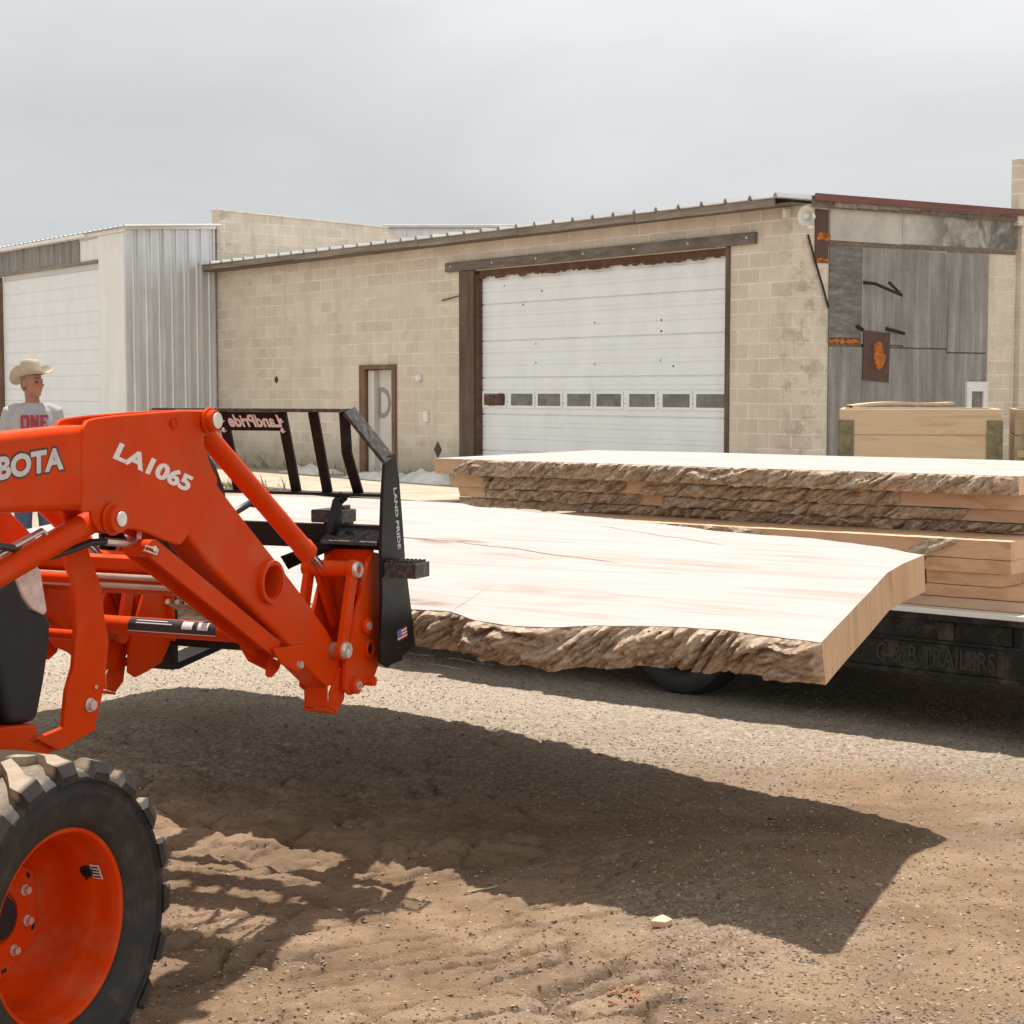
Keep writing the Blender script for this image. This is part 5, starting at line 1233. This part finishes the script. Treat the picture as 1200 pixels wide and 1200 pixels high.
mb.ball(hp_(0, -.028, -.04), (.062, .075, .088), HR, 20, 14)                # face
mb.ball(hp_(0, -.062, -.098), (.036, .034, .030), HR, 14, 10)               # chin
mb.ball(hp_(0, -.088, .022), (.052, .018, .014), HR, 14, 8)                 # brow
mb.tube([hp_(0, -.098, .012), hp_(0, -.118, -.028), hp_(0, -.098, -.042)], [.010, .016, .010], 10)   # nose
for s_ in (1, -1):
    mb.ball(hp_(s_*.038, -.082, -.025), (.022, .018, .018), HR, 10, 8)      # cheeks
    mb.ball(hp_(s_*.077, .012, -.015), (.012, .022, .034), HR, 10, 8)       # ears
    mb.ball(hp_(s_*.017, -.092, -.072), (.018, .012, .008), HR, 10, 6)
mb.ball(hp_(0, -.095, -.066), (.026, .012, .006), HR, 10, 6); mb.ball(hp_(0, -.094, -.080), (.024, .012, .007), HR, 10, 6)
mb.tube([(0, .03, 1.42), (0, .018, 1.52), hp_(0, .02, -.06)], [.072, .060, .060], 16)
ellloft(mb, [(0, 0, .86, .15, .10), (0, 0, 1.0, .15, .095), (0, 0, 1.2, .165, .10), (0, .005, 1.34, .17, .105), (0, .015, 1.43, .13, .08), (0, .02, 1.48, .07, .06)])
arms = {1: [(.185, .01, 1.415), (.245, .06, 1.17), (.215, -.03, .93)], -1: [(-.185, .01, 1.415), (-.245, .06, 1.17), (-.215, -.03, .93)]}
for s_, a in arms.items():
    blob(mb, [V3(p) for p in a], [.052, .042, .028])
    hnd = V3(a[2]); mb.ball(hnd+V3((0, -.01, -.055)), (.022, .036, .05), None, 10, 8)
    for k_ in range(4): blob(mb, [hnd+V3((0, -.035+.018*k_, -.095)), hnd+V3((-s_*.008, -.036+.018*k_, -.135)), hnd+V3((-s_*.022, -.034+.018*k_, -.160+.006*abs(k_-1.5)))], [.0085, .008, .007], 8)
    blob(mb, [hnd+V3((0, -.04, -.04)), hnd+V3((-s_*.015, -.062, -.075)), hnd+V3((-s_*.02, -.062, -.105))], [.010, .009, .008], 8)
    blob(mb, [V3((s_*.09, 0, .88)), V3((s_*.10, -.01, .48)), V3((s_*.105, .01, .10))], [.078, .052, .036])
    mb.ball((s_*.105, -.04, .05), (.04, .11, .04), None, 12, 8)
o = mb.build('person', M['skin']); man = o
rmod = o.modifiers.new('one_surface', 'REMESH'); rmod.mode = 'VOXEL'; rmod.voxel_size = .007
sm = o.modifiers.new('smooth', 'SMOOTH'); sm.iterations = 3; sm.factor = .5
o.location = PB; o.rotation_euler = (0, 0, yaw); freeze(o)
o.data.polygons.foreach_set('use_smooth', [True]*len(o.data.polygons))
tag(o, 'man in a tan wide brim hat and grey printed shirt looking right past the loader', 'person')
def garment(name, fn, mat, vox=.009, it=4):
    mb = MB(); fn(mb); g_ = mb.build(name, mat, man); r_ = g_.modifiers.new('one_surface', 'REMESH'); r_.mode = 'VOXEL'; r_.voxel_size = vox
    s2 = g_.modifiers.new('smooth', 'SMOOTH'); s2.iterations = it; s2.factor = .5; freeze(g_); g_.data.polygons.foreach_set('use_smooth', [True]*len(g_.data.polygons))
    for v in g_.data.vertices:
        p = v.co; v.co = p+V3((p.x, p.y, 0)).normalized()*.007*noise.noise((p.x*9, p.y*9, p.z*7))
    return g_
def shirt_fn(mb):
    ellloft(mb, [(0, 0, .86, .185, .13), (0, 0, 1.0, .185, .13), (0, 0, 1.18, .195, .132), (0, .005, 1.33, .205, .135), (0, .012, 1.42, .185, .112), (0, .018, 1.475, .115, .085), (0, .020, 1.492, .085, .074)])
    for s_, a in arms.items():
        p = [V3(q_) for q_ in a]; blob(mb, [V3((s_*.13, .01, 1.43)), p[0]+V3((0, 0, -.005)), p[0].lerp(p[1], .5), p[1], p[1].lerp(p[2], .9)], [.06, .074, .064, .056, .042], 16)
sh_ = garment('shirt', shirt_fn, M['shirt'])
def jeans_fn(mb):
    ellloft(mb, [(0, 0, .78, .17, .12), (0, 0, .9, .175, .12), (0, 0, 1.0, .168, .115)])
    for s_ in (1, -1): blob(mb, [V3((s_*.09, 0, .86)), V3((s_*.10, -.01, .48)), V3((s_*.105, .01, .09))], [.098, .075, .066])
garment('jeans', jeans_fn, M['jeans'], .012)
def boot_fn(mb):
    for s_ in (1, -1): mb.ball((s_*.105, -.045, .052), (.052, .135, .052), None, 16, 10); mb.cyl((s_*.105, .02, .03), (s_*.105, .015, .2), .052, .058)
garment('boots', boot_fn, M['boots'], .01)
def hair_fn(mb):
    mb.ball(hp_(0, .03, .035), (.083, .092, .095), HR, 20, 14); mb.ball(hp_(0, .065, -.02), (.068, .05, .07), HR, 16, 10)
garment('hair', hair_fn, M['hair'], .008, 2)
# eyes
mb = MB()
for s_ in (1, -1): mb.ball(hp_(s_*.028, -.094, .003), (.011, .007, .006), HR, 10, 8)
mb.build('eyes', M['dark_void'], man)
# hat: dented crown and curled brim
HTI = Matrix.Rotation(radians(-9), 3, 'X'); HB = hp_(0, .012, .062)
def hat_pt(x_, y_, z_): return HB+HR @ (HTI @ V3((x_, y_, z_)))
mb = MB(); rows = []
na = 64
for j, rr in enumerate((1.0, 1.2, 1.42, 1.66, 1.9, 2.08)):
    row = []
    for i in range(na+1):
        t = 2*pi*i/na; cx_, cy_ = sin(t), cos(t); e = (rr-1)/1.08
        lift = .085*e**1.6*abs(cx_)**2.2-.045*e**1.4*max(0, cy_)**2-.012*e*max(0, -cy_)
        lift += .010*e*noise.noise((cx_*2, cy_*2, 3.3))
        pull = 1-.20*e*abs(cx_)**2.2
        row.append(hat_pt(.083*rr*cx_*pull, (.102*rr+.012*e)*cy_, lift))
    rows.append(row)
mb.grid(rows); mb.grid([[p-HR @ V3((0, 0, .006)) for p in reversed(r_)] for r_ in rows])
mb.grid([rows[-1], [p-HR @ V3((0, 0, .006)) for p in rows[-1]]])
cr_ = []
for (f_, z_) in ((1.0, -.004), (1.0, .03), (.985, .07), (.96, .105), (.91, .128), (.76, .138), (.5, .128), (.25, .114), (.02, .108)):
    row = []
    for i in range(na+1):
        t = 2*pi*i/na; cx_, cy_ = sin(t), cos(t)
        dent = -.020*max(0, -cy_)**2*(z_/.1) if f_ > .6 else 0
        pin = 1-.12*max(0, -cy_)*(max(0, z_)/.1)
        row.append(hat_pt(.083*f_*cx_*pin, .102*f_*cy_*(1-.1*max(0, z_)/.1), z_+dent*.5-.016*(1-f_)*max(0, 1-abs(cx_)*3)))
    cr_.append(row)
mb.grid(cr_); hat = mb.build('hat', M['hat'], man, fix=False, angle=60)
mb = MB(); bnd = []
for z_ in (.004, .022):
    bnd.append([hat_pt(.0845*sin(2*pi*i/na), .1035*cos(2*pi*i/na), z_) for i in range(na+1)])
mb.grid(bnd); mb.build('hat_band', M['hat_band'], hat, fix=False)
# ONE on the chest, slab letters bent round the chest
def chest(p):
    a_ = min(.98, abs(p.x)/.205); y_ = -.137*sqrt(1-a_*a_)-.006; return V3((p.x, y_+p.y, p.z))
tx0 = .005-.115; 
def serif(mb, ch, x0_, w_, z0_, h_):
    s_ = w_*.30; f_ = h_*.15
    R_ = lambda a, b_, c, d_: mb.prism([(x0_+a*w_, 0, z0_+c*h_), (x0_+b_*w_, 0, z0_+c*h_), (x0_+b_*w_, 0, z0_+d_*h_), (x0_+a*w_, 0, z0_+d_*h_)], (0, -.003, 0))
    if ch == 'O': R_(0, .32, .08, .92); R_(.68, 1, .08, .92); R_(.1, .9, 0, .17); R_(.1, .9, .83, 1)
    if ch == 'N':
        R_(.04, .28, 0, 1); R_(.72, .96, 0, 1); R_(0, .40, 0, .13); R_(.62, 1, .87, 1); R_(0, .25, .87, 1)
        mb.prism([(x0_+.1*w_, -.0005, z0_+h_), (x0_+.38*w_, -.0005, z0_+h_), (x0_+.92*w_, -.0005, z0_), (x0_+.64*w_, -.0005, z0_)], (0, -.003, 0))
    if ch == 'E': R_(.08, .38, 0, 1); R_(0, 1, 0, .16); R_(0, 1, .84, 1); R_(.3, .75, .42, .58); R_(.85, 1, 0, .32); R_(.85, 1, .68, 1)
mb = MB()
for k_, ch in enumerate('ONE'): serif(mb, ch, -.118+.080*k_, .070, 1.262, .125)
mb.v = [tuple(chest(V3(v))) for v in mb.v]
mb.build('shirt_lettering', M['red_decal'], sh_, fix=True)

# ------------------------------------------------------------------ small things on the ground
def rock(name, px, py, r_, mat, label, cat, seed, flat=.7, group=None):
    p = at_z(px, py, .0); mb = MB(); mb.ball((0, 0, 0), 1, None, 10, 7); rn = random.Random(seed)
    sc = (r_*(.8+.6*rn.random()), r_*(.7+.4*rn.random()), r_*flat)
    mb.v = [tuple(V3(v)*(1+.35*noise.noise((v[0]*1.7+seed, v[1]*1.7, v[2]*1.7)))) for v in mb.v]
    mb.v = [(v[0]*sc[0], v[1]*sc[1], v[2]*sc[2]) for v in mb.v]
    o = mb.build(name, mat, angle=20); o.location = (p.x, p.y, gheight(p.x, p.y)+sc[2]*.55); o.rotation_euler = (0, 0, rn.random()*3)
    return tag(o, label, cat, group)
rock('dirt_clod', 433, 967, .030, M['stone'], 'largest brown dirt clod in the shadow before the loader', 'clod', 1)
rock('dirt_clod', 417, 971, .020, M['stone'], 'middle brown dirt clod left of the largest one in the shadow', 'clod', 2)
rock('dirt_clod', 409, 973, .014, M['stone'], 'small brown dirt clod leftmost of the three in the shadow', 'clod', 3)
p = at_z(775, 1085, 0); mb = MB(); mb.prism([(-.032, 0, 0), (-.02, .02, 0.006), (.006, .03, .012), (.034, .008, .004), (.012, -.010, 0)], (0, -.008, .022))
o = mb.build('wood_chip', M['chip'], None, .003); o.location = (p.x, p.y, gheight(p.x, p.y)+.004); tag(o, 'pale pink wood chip on the sunlit dirt below the slab shadow', 'wood chip')
mb = MB(); a = at_z(547, 1048, 0); b_ = at_z(582, 1040, 0)
pts = [a.lerp(b_, t_)+V3((.006*sin(t_*9), .01*sin(t_*5), 0)) for t_ in (0, .2, .4, .6, .8, 1)]
mb.tube([(q_.x, q_.y, gheight(q_.x, q_.y)+.006) for q_ in pts], .0035, 6); tag(mb.build('twig', M['twig']), 'thin pale twig on the dirt below the slab shadow edge', 'twig')
mb = MB(); rn = random.Random(8)
for i in range(26):
    q_ = at_z(732+rn.gauss(0, 12), 1168+rn.gauss(0, 6), 0); z_ = gheight(q_.x, q_.y)+.006; a_ = rn.random()*3; d_ = V3((cos(a_), sin(a_), .2))*(.004+.008*rn.random())
    mb.beam(V3((q_.x, q_.y, z_))-d_, V3((q_.x, q_.y, z_))+d_, (0, 0, 1), .003, .005)
tag(mb.build('bark_crumbs', M['red_chip']), 'scatter of reddish bark crumbs at the bottom of the yard', 'bark crumbs', kind='stuff')
